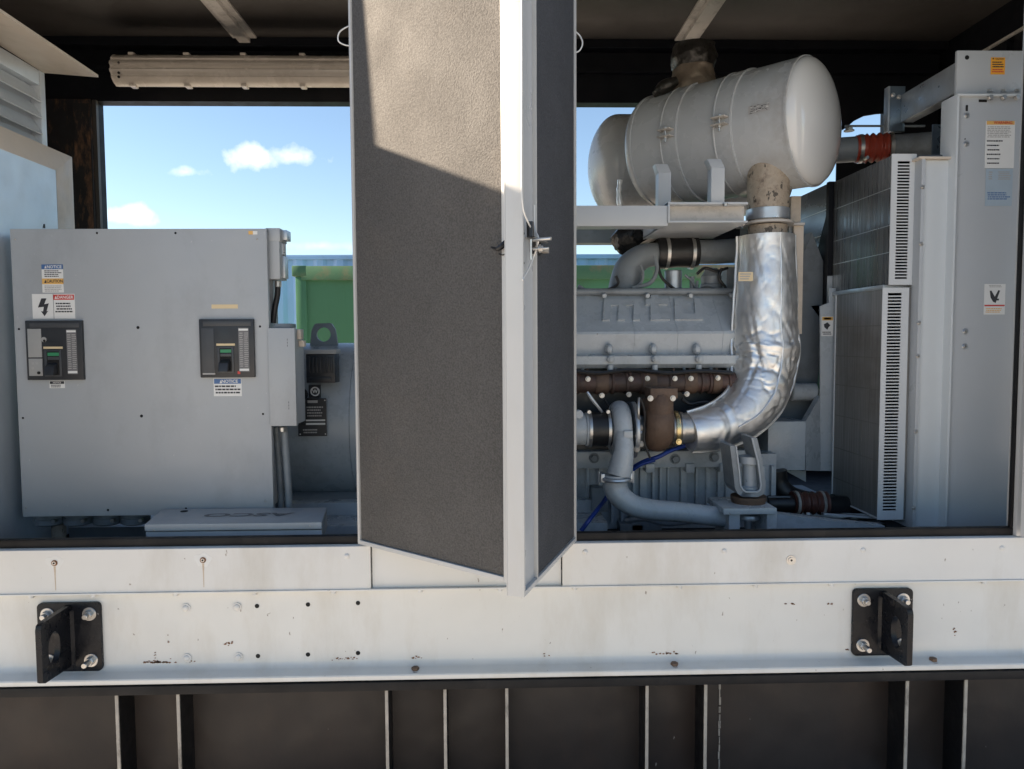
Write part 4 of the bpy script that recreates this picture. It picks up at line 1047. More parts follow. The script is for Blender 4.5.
# skid rails under engine and radiator
mb = MB('engine_paint')
mb.box(.18, 3.30, .861, P(790, 525, 3.3).x, 3.36, yz(545, 3.3), .003)
a = P(777, 515, 3.1); b = P(880, 527, 2.95)
mb.prism([P(777, 514, 3.12), P(778, 514, 3.12), P(840, 522, 3.05), P(885, 526, 3.05), P(885, 548, 3.05), P(777, 548, 3.12)], (0, .06, 0), .002)
tag(mb.build('skid_rail'), 'pale blue grey steel skid rail running under the engine towards the radiator', 'skid rail')
mb = MB('panel_grey'); mb.hexa([P(824, 515, 3.3), P(878, 519, 3.2), P(850, 516, 3.6), P(812, 512, 3.6), P(824, 513, 3.3), P(878, 517, 3.2), P(850, 514, 3.6), P(812, 510, 3.6)])
mb.m('engine_dark').box(P(776, 505, 3.5).x, 3.45, .861, P(880, 505, 3.5).x, 4.4, Z(521, 3.6))
tag(mb.build('floor_bracket'), 'folded grey floor bracket lying beneath the radiator core', 'bracket')
# hoses low right
hs = thing('lower_coolant_hose', (P(810, 503, 3.4).x, 3.4, .95), 'black lower coolant pipe with a dark brown ribbed hose near the floor', 'coolant hose')
mb = MB('black_rubber')
mb.tube([P(777, 470, 3.5), P(779, 483, 3.5), P(790, 495, 3.48), P(815, 502, 3.50), P(850, 503, 3.60), P(905, 500, 3.75)], .045, 18, 5)
mb.tube([P(768, 504, 3.42), P(795, 504, 3.40)], .040, 20); mb.tube([P(823, 504, 3.40), P(860, 505, 3.42), P(915, 508, 3.50)], .040, 20)
mb.build('pipe', hs)
mb = MB('brown_silicone'); a = P(792, 503, 3.4); b = P(826, 503, 3.4); pts = []; rr = []
for k in range(33):
    t_ = k / 32; pts.append(a.lerp(b, t_)); rr.append(.049 + .006 * math.cos(t_ * 2 * math.pi * 5))
mb.tube(pts, rr, 24); mb.build('ribbed_sleeve', hs)
for px in (795.5, 821):
    mb = MB('scuffed_lit_edge'); p = P(px, 503, 3.4); mb.lathe([(.05, 0), (.057, 0), (.057, .012), (.05, .012)], (p.x - .006, 3.4, p.z), (1, 0, 0), 24); mb.build('hose_clamp', hs)
mb = MB('sticker_white'); mb.pbox(807, 513, 810, 519.5, 3.33, 3.34); mb.build('paint_tag', hs)
mb = MB('engine_dark'); mb.tube([P(768, 497, 3.38), P(790, 497, 3.38)], .003, 6); mb.build('thin_rod', hs)
mb = MB('blue_hose')
mb.tube([P(581, 531, 3.02), P(590, 519, 3.04), P(604, 501, 3.2), P(613, 488, 3.26), P(630, 470, 3.26), P(645, 461, 3.24), P(658, 457, 3.22), P(672, 450, 3.24), P(690, 444, 3.28), P(705, 437, 3.33)], .0095, 12, 6)
mb.tube([P(628, 474, 3.25), P(640, 465, 3.23), P(655, 460, 3.21)], .008, 10, 4)
tag(mb.build('blue_hose'), 'bright blue hose threading behind the turbocharger pipe', 'hose')

# ------------------------------------------------------------------ muffler
ax = V((-.70, .70, 0)).normalized()
C1 = P(811, 122, 3.4); zmuf = C1.z
Lm = .80; Rm = .284
mf = thing('exhaust_muffler', (C1 + ax * Lm / 2) - UZ * Rm, 'large near grey exhaust muffler drum strapped to the frame, domed end towards the viewer', 'muffler', 'exhaust mufflers above the engine')
def domep(R, d, n=10): return [(R * math.cos(math.pi / 2 * k / n), d * math.sin(math.pi / 2 * k / n)) for k in range(n + 1)]
mb = MB('muffler_paint')
mb.lathe([(Rm, 0), (Rm, Lm)], C1, ax, 96)
mb.lathe(domep(Rm - .002, .09), C1 + ax * Lm, ax, 96)
mb.lathe([(Rm - .001, -.006), (Rm + .004, -.004), (Rm + .004, .006), (Rm - .001, .008)], C1, ax, 96)
mb.lathe([(Rm - .001, -.006), (Rm + .004, -.004), (Rm + .004, .006), (Rm - .001, .008)], C1 + ax * (Lm - .01), ax, 96)
sh = mb.build('shell', mf, ang=30)
mb = MB('muffler_cap'); pr = domep(Rm - .003, .085, 16); mb.lathe([(r, -h) for r, h in pr][::-1], C1 - ax * .004, ax, 96)
mb.build('end_cap', mf, ang=60)
for t_, pxs in ((.29, 0), (.57, 1)):
    mb = MB('muffler_paint'); c = C1 + ax * t_
    mb.lathe([(Rm - .001, -.046), (Rm + .008, -.046), (Rm + .009, -.040), (Rm + .006, -.036), (Rm + .006, .036), (Rm + .009, .040), (Rm + .008, .046), (Rm - .001, .046)], c, ax, 96)
    st = mb.build('strap', mf, ang=30)
    # clamp ears at the side facing the camera
    side = ax.cross(UZ); side = side if side.y < 0 else -side
    e = c + side * Rm + UZ * .0
    mb = MB('rib_steel')
    mb.obox(e - ax * .035 + UZ * .012, ax * .07, side * .045, UZ * .006, .001); mb.obox(e - ax * .035 - UZ * .02, ax * .07, side * .045, UZ * .006, .001)
    mb.m('steel_bolt').bolt(e + side * .025 + UZ * .018, UZ, .010); mb.cyl(e + side * .025 - UZ * .045, UZ * .07, .006, 10); mb.bolt(e + side * .025 - UZ * .02, -UZ, .010)
    mb.build('clamp_ear', st)
c = C1 + ax * .15 ; side = V((ax.y, -ax.x, 0)); side = side if side.y < 0 else -side
# data label on shell near the seam: patch bent on the drum
mb = MB('sticker_fade')
def onshell(t_, ang_, off=.0015): return C1 + ax * t_ + (side * math.cos(ang_) + UZ * math.sin(ang_)) * (Rm + off)
def patch(t0, t1, a0, a1, off, m):
    mb.m(m); n_ = 5
    vs = [[mb.bm.verts.new(onshell(t0 + (t1 - t0) * i, a0 + (a1 - a0) * j / n_, off)) for j in range(n_ + 1)] for i in (0, 1)]
    for j in range(n_): mb._f([vs[0][j], vs[1][j], vs[1][j + 1], vs[0][j + 1]])
patch(.065, .165, .02, .15, .0012, 'sticker_fade')
rj = random.Random(9)
for i in range(60):
    tt = rj.uniform(.067, .150); aa = rj.uniform(.025, .138); patch(tt, tt + rj.uniform(.004, .012), aa, aa + .008, .0018, rj.choice(('sticker_ink', 'sticker_ink', 'sticker_white', 'muffler_paint')))
mb.build('data_label', sh)
# outlet on top
o = C1 + ax * .60
mb = MB('wrap_tan'); zo = zmuf + Rm
wfun = lambda p, d, t, a: 1 + .10 * noise.noise(V((d.x * 2.5, d.y * 2.5, p.z * 22))) + .05 * noise.noise(V((d.x * 6, d.y * 6, p.z * 60)))
zz0 = zo - .12
mb.tube([(o.x, o.y, zz0), (o.x, o.y, zo + .0), (o.x, o.y, zo + .06), (o.x, o.y, zo + .11)], [.125, .118, .105, .098], 40, 5, warp=wfun)
mb.m('wrap_dark').tube([(o.x, o.y, zo + .10), (o.x, o.y, zo + .15), (o.x, o.y, zo + .21)], [.102, .112, .106], 40, 5, warp=wfun)
mb.m('wrap_dark').tube([o + V((-.20, -.02, Rm - .035)), o + V((-.16, -.06, Rm - .01)), o + V((-.10, -.07, Rm + .02))], [.02, .035, .02], 12, 4, warp=wfun)
mb.build('outlet_wrap', mf)
# inlet below
iY = 3.42; ix = P(768, 200, iY).x; ri = .093
wf2 = lambda p, d, t, a: 1 + .015 * noise.noise(V((d.x * 4, d.y * 4, p.z * 30)))
mb = MB('scorched'); zin = P(768, 236, iY).z
mb.tube([(ix, iY, zmuf - Rm + .16), (ix, iY, P(768, 222, iY).z)], ri, 36, 1, warp=wf2)
mb.m('galv').lathe([(ri, 0), (ri + .004, .002), (ri + .004, .05), (ri, .052)], (ix, iY, P(768, 221, iY).z), UZ, 36)
mb.m('scorched').tube([(ix, iY, P(768, 226, iY).z), (ix, iY, zin)], ri * .93, 36)
mb.build('inlet_neck', mf)
mb = MB('rib_steel'); a = P(747, 224, iY - .08); b = P(800, 224, iY - .08)
mb.ring([V((ix + .115 * math.cos(k * math.pi / 16), iY + .115 * math.sin(k * math.pi / 16), P(768, 225, iY).z)) for k in range(32)], [V((ix + .08 * math.cos(k * math.pi / 16), iY + .08 * math.sin(k * math.pi / 16), P(768, 225, iY).z)) for k in range(32)], (0, 0, .010))
mb.m('steel_bolt').cyl(P(741, 224, iY), (.05, 0, 0), .010, 10, .002); mb.bolt(P(743, 224, iY), (-1, 0, 0), .014)
mb.build('band_clamp', mf)
# second muffler behind
C3 = V((.775, 4.62, P(640, 166, 4.62).z)); R3 = .30
m2 = thing('exhaust_muffler', C3 - UZ * R3, 'second muffler drum half hidden behind the big one, only its round left end showing', 'muffler', 'exhaust mufflers above the engine')
mb = MB('muffler_paint'); mb.lathe([(R3, 0), (R3, 1.0), (0, 1.05)], C3, RX, 72); mb.build('shell', m2, ang=30)
mb = MB('muffler_paint'); mb.lathe([(r, -h) for r, h in domep(R3, .17, 12)][::-1], C3, RX, 72); mb.build('end_cap', m2, ang=60)

# ------------------------------------------------------------------ support frame
sf = thing('muffler_support_frame', (.9, 3.5, P(700, 226, 3.5).z), 'grey steel frame carrying the muffler drums over the engine', 'support frame')
Yq = 3.205
mb = MB('panel_grey'); mb.box(-.2, Yq, P(620, 226, Yq).z, P(668, 215, Yq).x, Yq + .10, P(620, 205.5, Yq).z, .003); mb.build('cross_beam', sf)
mb = MB('engine_dark'); mb.box(-.2, 4.35, P(600, 243, 4.35).z, 1.6, 4.45, P(600, 227, 4.35).z, .003); mb.build('cross_beam', sf)
mb = MB('panel_grey')
Yr = 3.20
x0_, x1_ = P(668, 212, Yr).x, P(748, 212, Yr).x; ztp_, zbt_ = P(705, 202, Yr).z, P(705, 222.5, Yr).z
mb.box(x0_, Yr, ztp_ - .010, x1_, 3.72, ztp_, .001); mb.box(x0_, Yr, zbt_, x1_, 3.72, zbt_ + .008, .001)
mb.m('rib_steel').box(x0_, Yr + .05, zbt_ + .008, x1_, Yr + .06, ztp_ - .010)
mb.m('panel_grey').box(x0_ - .0, Yr - .002, zbt_ - .002, x0_ + .008, 3.72, ztp_ + .002, .001)
mb.m('steel_bolt').bolt(P(725, 204, Yr).xyz, -UZ, .010)
mb.build('channel_tray', sf)
for t_ in (.29, .57):
    c = C1 + ax * t_; sd = side
    px0 = (711.5, 724.5) if t_ == .29 else (658.5, 671)
    Yl = 3.22 if t_ == .29 else 3.36
    a = P(px0[0], 163 if t_ == .29 else 168, Yl); b = P(px0[1], 200, Yl)
    mb = MB('panel_grey'); mb.box(a.x, Yl, ztp_ + .001, b.x, Yl + .06, a.z - .02, .002)
    top = c + sd * (Rm + .001) * .9 - UZ * .14
    mb.hexa([(a.x, Yl, a.z - .02), (b.x, Yl, a.z - .02), (b.x, Yl + .06, a.z - .02), (a.x, Yl + .06, a.z - .02), (a.x - .012, Yl + .02, a.z + .022), (b.x - .012, Yl + .02, a.z + .022), (b.x - .012, Yl + .07, a.z + .022), (a.x - .012, Yl + .07, a.z + .022)], .001)
    mb.build('upright', sf)
mb = MB('trim_cream_bounce')
mb.pbox(793, 225, 803, 334, 3.50, 3.515, .003); mb.m('engine_dark').pbox(788, 224, 793, 330, 3.52, 3.56); mb.m('trim_cream_bounce').pbox(791, 196, 801, 222, 3.58, 3.62, .003)
mb.m('rib_steel').pbox(745, 222.5, 805, 225, 3.47, 3.60, .001)
mb.build('hanger_bar', sf)
mb = MB('rib_steel'); mb.prism([P(641, 243, 3.7), P(668, 228, 3.7), P(700, 226, 3.7), P(690, 236, 3.9)], (0, .06, -.01)); 
mb.m('interior_black').prism([P(641, 243, 3.75), P(662, 231, 3.75), P(740, 226, 3.75), P(740, 240, 3.75)], (0, .3, 0))
mb.build('gusset', sf, smooth=False)
mb = MB('wrap_dark'); mb.tube([P(617, 230, 3.9), P(624, 236, 3.9), P(632, 240, 3.9), P(640, 232, 3.9)], [.05, .075, .085, .05], 22, 6, warp=lambda p, d, t, a: 1 + .22 * noise.noise(V((d.x * 2, d.y * 2, d.z * 2 + t * 5))) + .06 * noise.noise(d * 9 + p * 30))
tag(mb.build('wrapped_bundle'), 'crumpled black wrapped bundle hanging under the muffler frame beam', 'bundle')
mb = MB('foil'); mb.tube([P(620, 180, 4.0), P(619, 192, 4.0), P(620, 206, 4.0)], [.012, .014, .016], 10, 4, warp=lambda p, d, t, a: 1 + .3 * noise.noise(p * 50))
tag(mb.build('foil_strip'), 'thin crumpled foil strip hanging beside the rear muffler end', 'foil strip')

# ------------------------------------------------------------------ foil jacket
ej = thing('exhaust_pipe_jacket', (ix, 3.35, 1.3), 'silver foil heat jacket wrapping the bent exhaust pipe below the muffler', 'heat jacket')
ctr_ = [(765.5, 236, 3.42, 27.5), (765.5, 262, 3.42, 28), (765, 295, 3.41, 30), (764, 325, 3.40, 31), (765, 348, 3.39, 32.5), (763, 370, 3.37, 31), (757, 391, 3.34, 30), (745, 409, 3.30, 27), (728, 421, 3.26, 24), (710, 428, 3.23, 22), (689, 432, 3.21, 19.5)]
pts = [P(a, b, y) for a, b, y, r in ctr_]; rr = [r / F * y for a, b, y, r in ctr_]
def wj(p, d, t, a):
    w = 1 + .05 * noise.noise(V((d.x * 1.1, d.y * 1.1, p.z * 4 + t * 3)))
    # soft bulges between sharp creases that run diagonally down the wrap
    q1 = noise.noise(V((d.x * 1.6 + p.z * 2.2, d.y * 1.6 - p.z * 1.5, p.z * 3.5 + t * 6)))
    q2 = noise.noise(V((d.x * 2.3 - p.z * 3 + 7, d.y * 2.3 + p.x * 3, p.z * 5 - t * 9)))
    amp = .45 + .95 * math.exp(-((t - .50) / .16) ** 2)
    w -= .060 * amp * max(0, 1 - abs(q1) * 9) ** 1.5
    w -= .045 * amp * max(0, 1 - abs(q2) * 10) ** 1.5
    for tc, s_, am in ((.40, .018, .05), (.455, .016, -.07), (.50, .018, .06), (.545, .014, -.05), (.80, .012, -.06), (.835, .010, .05), (.865, .010, -.06), (.90, .010, .04)):
        w += am * math.exp(-((t - tc + .014 * math.sin(a * 2 + tc * 20)) / s_) ** 2) * (.35 + .65 * math.sin(a + tc * 40))
    return w
mb = MB('foil'); mb.tube(pts, rr, 96, 14, caps=True, warp=wj); jk = mb.build('foil_wrap', ej, ang=80)
# stitched side fins and front seam
sp = spline(pts, 14); rs_ = [q.x for q in spline([V((q, 0, 0)) for q in rr], 14)]
def edge_line(angle_off, name, rad_, i0=0, i1=None, lift=1.02):
    L = []
    i1 = i1 or len(sp)
    for i in range(i0, i1, 2):
        a = sp[max(0, i - 1)]; b = sp[min(len(sp) - 1, i + 1)]; T = (b - a).normalized()
        fwd = (V((0, -1, 0)) - T * T.dot(V((0, -1, 0)))).normalized(); rt = T.cross(fwd)
        ang = rad(angle_off); d = fwd * math.cos(ang) + rt * math.sin(ang)
        L.append(sp[i] + d * rs_[i] * (lift + .03 * noise.noise(sp[i] * 14)))
    m_ = MB('foil'); m_.tube(L, rad_, 8, 2); return m_.build(name, jk)
edge_line(88, 'side_hem', .0065, 0, None, 1.06); edge_line(-88, 'side_hem', .0065, 0, None, 1.07); edge_line(-10, 'front_seam', .0045, 0, 118, 1.005)
mb = MB('sticker_ivory'); mb.pbox(738.5, 272, 753, 281, 3.285, 3.288); mb.m('sticker_fade')
for k in range(3): mb.pbox(740, 273.5 + k * 2.4, 751 - k, 274.6 + k * 2.4, 3.2835, 3.285)
mb.build('paper_tag', ej)
mb = MB('foil'); p = sp[-1]; mb.lathe([(rs_[-1] * .9, -.004), (rs_[-1] * 1.02, -.003), (rs_[-1] * 1.03, .004), (rs_[-1] * .98, .01)], p, (sp[-2] - sp[-1]), 40)
mb.build('end_hem', ej)

# ------------------------------------------------------------------ radiator
rd = thing('radiator', (1.9, 3.3, .9), 'tall grey radiator assembly with slotted side plates and stacked finned cores', 'radiator')
Yr0 = 3.10; xc = P(892, 220, Yr0).x
# upper and lower cores (face towards -x), deep sheets
zu1 = P(893, 154.5, Yr0).z; zu0 = P(886, 284, Yr0).z
zw1 = P(885, 287.5, Yr0).z; zw0 = P(883, 519.5, Yr0).z
def core(nm, z0, z1, x, y0, y1, m, seams, lab, vs=()):
    mb = MB(m); mb.box(x, y0, z0, x + .30, y1, z1, .002)
    for f_ in seams:
        zz = z0 + (z1 - z0) * f_; mb.m('galv' if m == 'coil_dark' else 'coil_seam').box(x - .0015, y0 + .01, zz - .0015, x + .002, y1 - .01, zz + .0015)
    mb.m(m)
    for f_, g0, g1 in vs:
        yy = y0 + (y1 - y0) * f_; mb.m('coil_seam').box(x - .0012, yy - .0012, z0 + (z1 - z0) * g0, x + .002, yy + .0012, z0 + (z1 - z0) * g1)
    return mb.build(nm, rd, label=lab)
core('radiator_core', zu0, zu1, xc + .001, Yr0 + .002, 3.64, 'coil_dark', (.25, .46, .75), 'upper dark finned core')
core('radiator_core', zw0, zw1, xc - .012, Yr0 + .002, 3.56, 'coil_brown', (.10, .25, .41, .56, .70, .84), 'lower brownish finned core', ((.42, .25, .41),))
mb = MB('slot_white'); xx = xc - .016
mb.box(xx, Yr0 + .01, zw0 - .006, xx + .2, 3.57, zw0 - .0005, .001); mb.box(xx, 3.561, zw0 - .006, xx + .05, 3.568, zw1, .001)
mb.m('galv').box(xx, Yr0 + .03, zu0 - .02, xx + .2, 3.65, zu0 - .001, .001)
mb.build('core_frame', rd)
def slotted(px0, px1, z0, z1, n, sx0, sx1, top, bot, nm):
    """plate with a column of real slots"""
    mb = MB('slot_white'); x0 = P(px0, 200, Yr0).x; x1 = P(px1, 200, Yr0).x
    w = x1 - x0; a = x0 + w * sx0; b = x0 + w * sx1; y0, y1 = Yr0 - .004, Yr0 + .001
    mb.box(x0, y0, z0, a, y1, z1); mb.box(b, y0, z0, x1, y1, z1); mb.box(a + .0001, y0, z1 - top, b - .0001, y1, z1); mb.box(a + .0001, y0, z0, b - .0001, y1, z0 + bot)
    zz0 = z0 + bot; zz1 = z1 - top; st_ = (zz1 - zz0) / n
    for k in range(n): mb.box(a + .0001, y0, zz0 + st_ * (k + 0) - st_ * .19 * (k > 0), b - .0001, y1, zz0 + st_ * k + st_ * .21)
    mb.m('hole_black').box(a - .004, y1 + .001, zz0 - .002, b + .004, y1 + .003, zz1 + .002)
    return mb.build(nm, rd, smooth=False)
slotted(890.5, 915, zu0 - .004, zu1 + .002, 38, .24, .74, .03, .022, 'slotted_plate')
slotted(884.5, 911, zw0, zw1 - .001, 68, .20, .72, .022, .036, 'slotted_plate')
# front columns
Yq1 = 3.06
cxa, cxb = P(919, 340, Yq1).x - .0, P(947, 340, Yq1).x
zc1 = P(932, 160, Yq1).z; zc0 = P(930, 526, Yq1).z
mb = MB('column_white'); mb.box(cxa, Yq1, zc0, cxb, Yq1 + .3, zc1, .003)
mb.m('panel_grey').box(xc + .04 + (P(915, 200, Yr0).x - P(892, 200, Yr0).x) - .04, Yr0 - .002, zc0, cxa - .001, Yr0 + .2, zc1 + .004)
mb.build('cover_column', rd)
mb = MB('panel_grey')
mb.box(cxa - .016, Yq1 - .016, zc0 - .006, cxa - .002, Yq1 + .04, zc1 + .004, .001); mb.box(cxb + .001, Yq1 - .016, zc0 - .006, cxb + .012, Yq1 + .04, zc1 + .004, .001)
mb.m('trim_cream_bounce').box(cxa - .03, Yq1 - .02, zc1 + .001, cxb + .02, Yq1 + .2, zc1 + .010, .001); mb.m('panel_grey').box(cxa - .01, Yq1 - .02, zc0 - .012, cxb + .01, Yq1 + .2, zc0 - .001, .001)
mb.build('column_flange', rd)
for py in (188, 244.5, 323, 356, 431, 507):
    for xq in (cxa - .012, cxb + .006):
        mb = MB('steel_bolt'); mb.bolt((xq, Yq1 - .016, P(930, py, Yq1).z), FY, .0065); mb.build('flange_bolt', rd)
# big side cabinet
Yg = 3.02
gx0 = P(950, 310, Yg).x; gx1 = 2.4; gz1 = P(985, 94.5, Yg).z; gz0 = zs_top - .16
mb = MB('panel_grey'); mb.box(gx0 + .014, Yg + .006, gz0, gx1, Yg + .10, gz1 - .006, .003)
mb.m('column_white').box(gx0, Yg - .01, gz0, gx0 + .008, Yg + .10, gz1, .001); mb.box(gx0 + .008, Yg - .01, gz1 - .008, gx1, Yg + .10, gz1, .001)
sc_ = mb.build('side_cabinet', rd)
mb = MB('panel_grey'); mb.box(gx0 + .018, Yg + .03, gz1 + .001, gx1, Yg + .045, P(985, 50.5, Yg + .03).z, .002)
tp_ = mb.build('top_plate', rd)
mb = MB('hole_black'); mb.cyl(P(967, 57.5, Yg + .03), (0, -.001, 0), .009, 12); mb.build('round_hole', tp_)
mb = MB('hole_black'); mb.pbox(979, 99.5, 987, 102, Yg + .004, Yg + .006); mb.build('slot_hole', sc_)
mb = MB('hole_black'); mb.pbox(966, 105, 968, 111, Yg + .004, Yg + .006); mb.build('slot_hole', sc_)
mb = MB('hole_black'); mb.cyl(P(965, 139, Yg + .006), (0, -.001, 0), .003, 8); mb.build('round_hole', sc_)
mb = MB('steel_bolt')
for px in (990, 1003.5, 1017): mb.bolt(P(px, 97.5, Yg - .005), FY, .010, True); mb.cyl(P(px, 92, Yg + .015), (0, 0, .01), .010, 8)
mb.build('top_bolt', sc_)
for px, py in ((966.5, 115.5), (966, 144), (965, 331.5), (964.5, 346.5)):
    mb = MB('galv'); mb.cyl(P(px, py, Yg + .006), (0, -.004, 0), .012, 16, .001); mb.m('steel_bolt').bolt(P(px, py, Yg + .002), FY, .007, False); mb.build('panel_bolt', sc_)
sticker('caution_sticker', tp_, 991, 57.5, 1004.5, 74.5, Yg + .03, [('box', 'sticker_ink', .1, .03, .2, .12), ('text', 'sticker_ink', 'CAUTION', .6, .1, .13, .9), ('lines', 'sticker_ink', .08, .22, .95, .62, 3), ('lines', 'sticker_red', .08, .66, .95, .92, 2)], base='sticker_orange', label='small orange caution sticker')
sticker('warning_sticker', sc_, 986, 121, 1013.5, 168, Yg + .0055, [('box', 'sticker_amber', .02, .0, .98, .08), ('text', 'sticker_red', 'WARNING', .58, .04, .085, 1.0), ('lines', 'sticker_fade', .04, .11, .97, .36, 7)] + [('lines', 'sticker_ink', .04, .40 + .095 * k, .62 - .06 * (k % 3), .455 + .095 * k, 1) for k in range(6)], label='tall white warning sticker')
sticker('pale_sticker', sc_, 986, 169, 1011.5, 206, Yg + .0055, [('lines', 'sticker_fade', .08, .06, .25, .3, 4), ('lines', 'sticker_fade', .45, .06, .95, .3, 5), ('lines', 'sticker_blue', .06, .62, .95, .84, 4)], base='sticker_pale', label='pale blue printed sticker')
sticker('hand_hazard_sticker', sc_, 984.5, 284, 1004.5, 314.5, Yg + .0055, [('lines', 'sticker_fade', .2, .03, .9, .12, 2), ('poly', 'sticker_ink', [(.25, .22), (.33, .22), (.5, .42), (.66, .20), (.74, .22), (.6, .50), (.55, .62), (.42, .58), (.30, .44)]), ('box', 'sticker_ink', .55, .48, .70, .54), ('box', 'sticker_red', .02, .68, .98, .73), ('lines', 'sticker_amber', .08, .78, .92, .95, 3)], label='white sticker with a black hand pictogram')
# shroud: dark sheets behind the core, post
mb = MB('dark_sheet'); mb.box(xc + .01, 3.68, 1.3, xc + .02, 4.85, zu1 + .01)
mb.m('interior_black').prism([(xc + .005, 3.70, zu1 - .1), (xc + .005, 3.70, zu0 - .1), (xc + .005, 4.02, zu0 - .1)], (.004, 0, 0))
mb.m('galv')
for f_ in (.30, .55, .78): mb.box(xc + .007, 3.69, zu0 + (zu1 - zu0) * f_, xc + .010, 4.8, zu0 + (zu1 - zu0) * f_ + .003)
mb.build('shroud_sheet', rd)
mb = MB('interior_black'); mb.box(xc - .02, 3.645, zu0 - .05, xc + .03, 3.675, zu1 + .004); mb.m('galv').box(xc - .022, 3.64, zu0 - .10, xc + .01, 3.644, zu0 + .08); mb.build('shroud_post', rd)
mb = MB('engine_paint')
Ysb = 3.60
mb.prism([P(820, 306, Ysb), P(829, 303, Ysb), P(829, 288, Ysb), P(838.5, 288, Ysb), P(837.5, 471, Ysb), P(820.5, 471, Ysb)], (0, .01, 0), .001)
for py in (303, 324, 389, 462, 466): mb.m('hole_black').cyl(P(835.5, py, Ysb), (0, -.002, 0), .003, 8).m('engine_paint')
sp_ = mb.build('shroud_panel', rd)
mb = MB('engine_paint'); mb.pbox(768, 421.5, 805.5, 470.5, 3.52, 3.7, .003)
a = P(805.5, 421, 3.52); b = P(820, 396, 3.60)
mb.hexa([P(805.7, 470.5, 3.52), P(820.3, 471, Ysb), P(820.3, 471, Ysb) + V((0, .05, 0)), P(805.7, 470.5, 3.52) + V((0, .05, 0)), P(805.7, 421.5, 3.52), P(820.3, 396, Ysb), P(820.3, 396, Ysb) + V((0, .05, 0)), P(805.7, 421.5, 3.52) + V((0, .05, 0))])
mb.prism([P(786, 471, 3.60), P(806, 471, 3.60), P(806, 482, 3.60)], (0, .01, 0))
mb.build('fan_guard', rd)
sticker('finger_hazard_sticker', sp_, 821.5, 316.5, 833, 336, Ysb, [('box', 'sticker_amber', .05, .02, .95, .2), ('box', 'sticker_red', .2, .06, .8, .16), ('poly', 'sticker_ink', [(.2, .4), (.5, .3), (.75, .45), (.6, .55), (.5, .68), (.25, .55)]), ('lines', 'sticker_ink', .1, .76, .9, .95, 2)], label='small white sticker with a black finger pictogram')
mb = MB('rib_steel'); mb.prism([P(811, 306, 3.75), P(829, 304, 3.75), P(820, 318, 3.75)], (0, .05, 0)); mb.m('interior_black').pbox(806, 300, 838, 470, 4.0, 4.05); mb.build('dark_gap_plate', rd)
# galvanised top members
xg2 = P(901, 108, 3.55).x
mb = MB('galv')
xgq = P(952, 82, 3.12).x
ya_, yb_ = 3.1, xgq * F / (P(901, 100, 1).x * F)
yb_ = xgq / P(901, 108, 1).x
za1 = P(901, 95, yb_).z; zb1 = P(901, 121, yb_).z
mb.box(xgq, 3.1, zb1, xgq + .006, yb_, za1, .001); mb.box(xgq, 3.1, zb1 - .006, xgq + .06, yb_, zb1 - .0005, .001)
mb.build('top_channel', rd)
mb = MB('galv'); mb.box(P(886, 110, yb_ + .02).x, yb_ + .001, P(893, 131, yb_).z, P(890, 110, yb_).x, yb_ + .04, P(893, 86, yb_).z, .001)
mb.m('dark_sheet').box(P(890, 110, yb_).x + .001, yb_ + .001, P(893, 131, yb_).z, P(905, 110, yb_).x, yb_ + .03, P(893, 86, yb_).z, .001)
mb.build('top_post', rd)
mb = MB('dark_sheet'); mb.box(P(920, 140, 3.4).x, 3.3, zc1 + .012, 2.35, 3.31, P(940, 124, 3.3).z, .001)
mb.build('shroud_sheet', rd)
mb = MB('engine_dark'); mb.tube([P(845, 126, 4.0), P(925, 126, 3.9)], .006, 8)
mb.m('steel_bolt').bolt(P(849, 131, 4.0), UZ, .02); mb.build('tie_rod', rd)
for px, py in ((893, 95), (899, 97)): mb = MB('steel_bolt'); mb.bolt(P(px, py, yb_ - .001), FY, .008); mb.build('post_bolt', rd)
cp = thing('upper_coolant_pipe', (P(880, 150, 3.85).x, 3.85, P(880, 165, 3.85).z), 'grey upper coolant pipe joined by a red ribbed silicone hose beside the muffler dome', 'coolant pipe')
e0 = P(829, 151, 3.9); e1 = P(962, 142, 3.75)
mb = MB('engine_dark'); mb.tube([e0, e0.lerp(e1, .25)], .064, 28); mb.tube([e0.lerp(e1, .46), e0.lerp(e1, .75), e1], .060, 28); mb.build('pipe', cp)
mb = MB('red_silicone'); pts = []; rr = []
for k in range(49):
    t_ = k / 48; pts.append(e0.lerp(e1, .205 + .275 * t_)); rr.append(.069 + (.006 * math.cos((t_ - .28) * 2 * math.pi * 5.5) if .28 < t_ < .9 else 0))
mb.tube(pts, rr, 32); mb.build('ribbed_sleeve', cp)
dirp = (e1 - e0).normalized()
for t_ in (.24, .465):
    mb = MB('steel_bolt'); c = e0.lerp(e1, t_); mb.lathe([(.066, -.009), (.073, -.009), (.073, .009), (.066, .009)], c, dirp, 30); mb.cyl(c + V((0, -.05, -.062)), (0, -.03, -.0), .009, 8); mb.build('hose_clamp', cp)

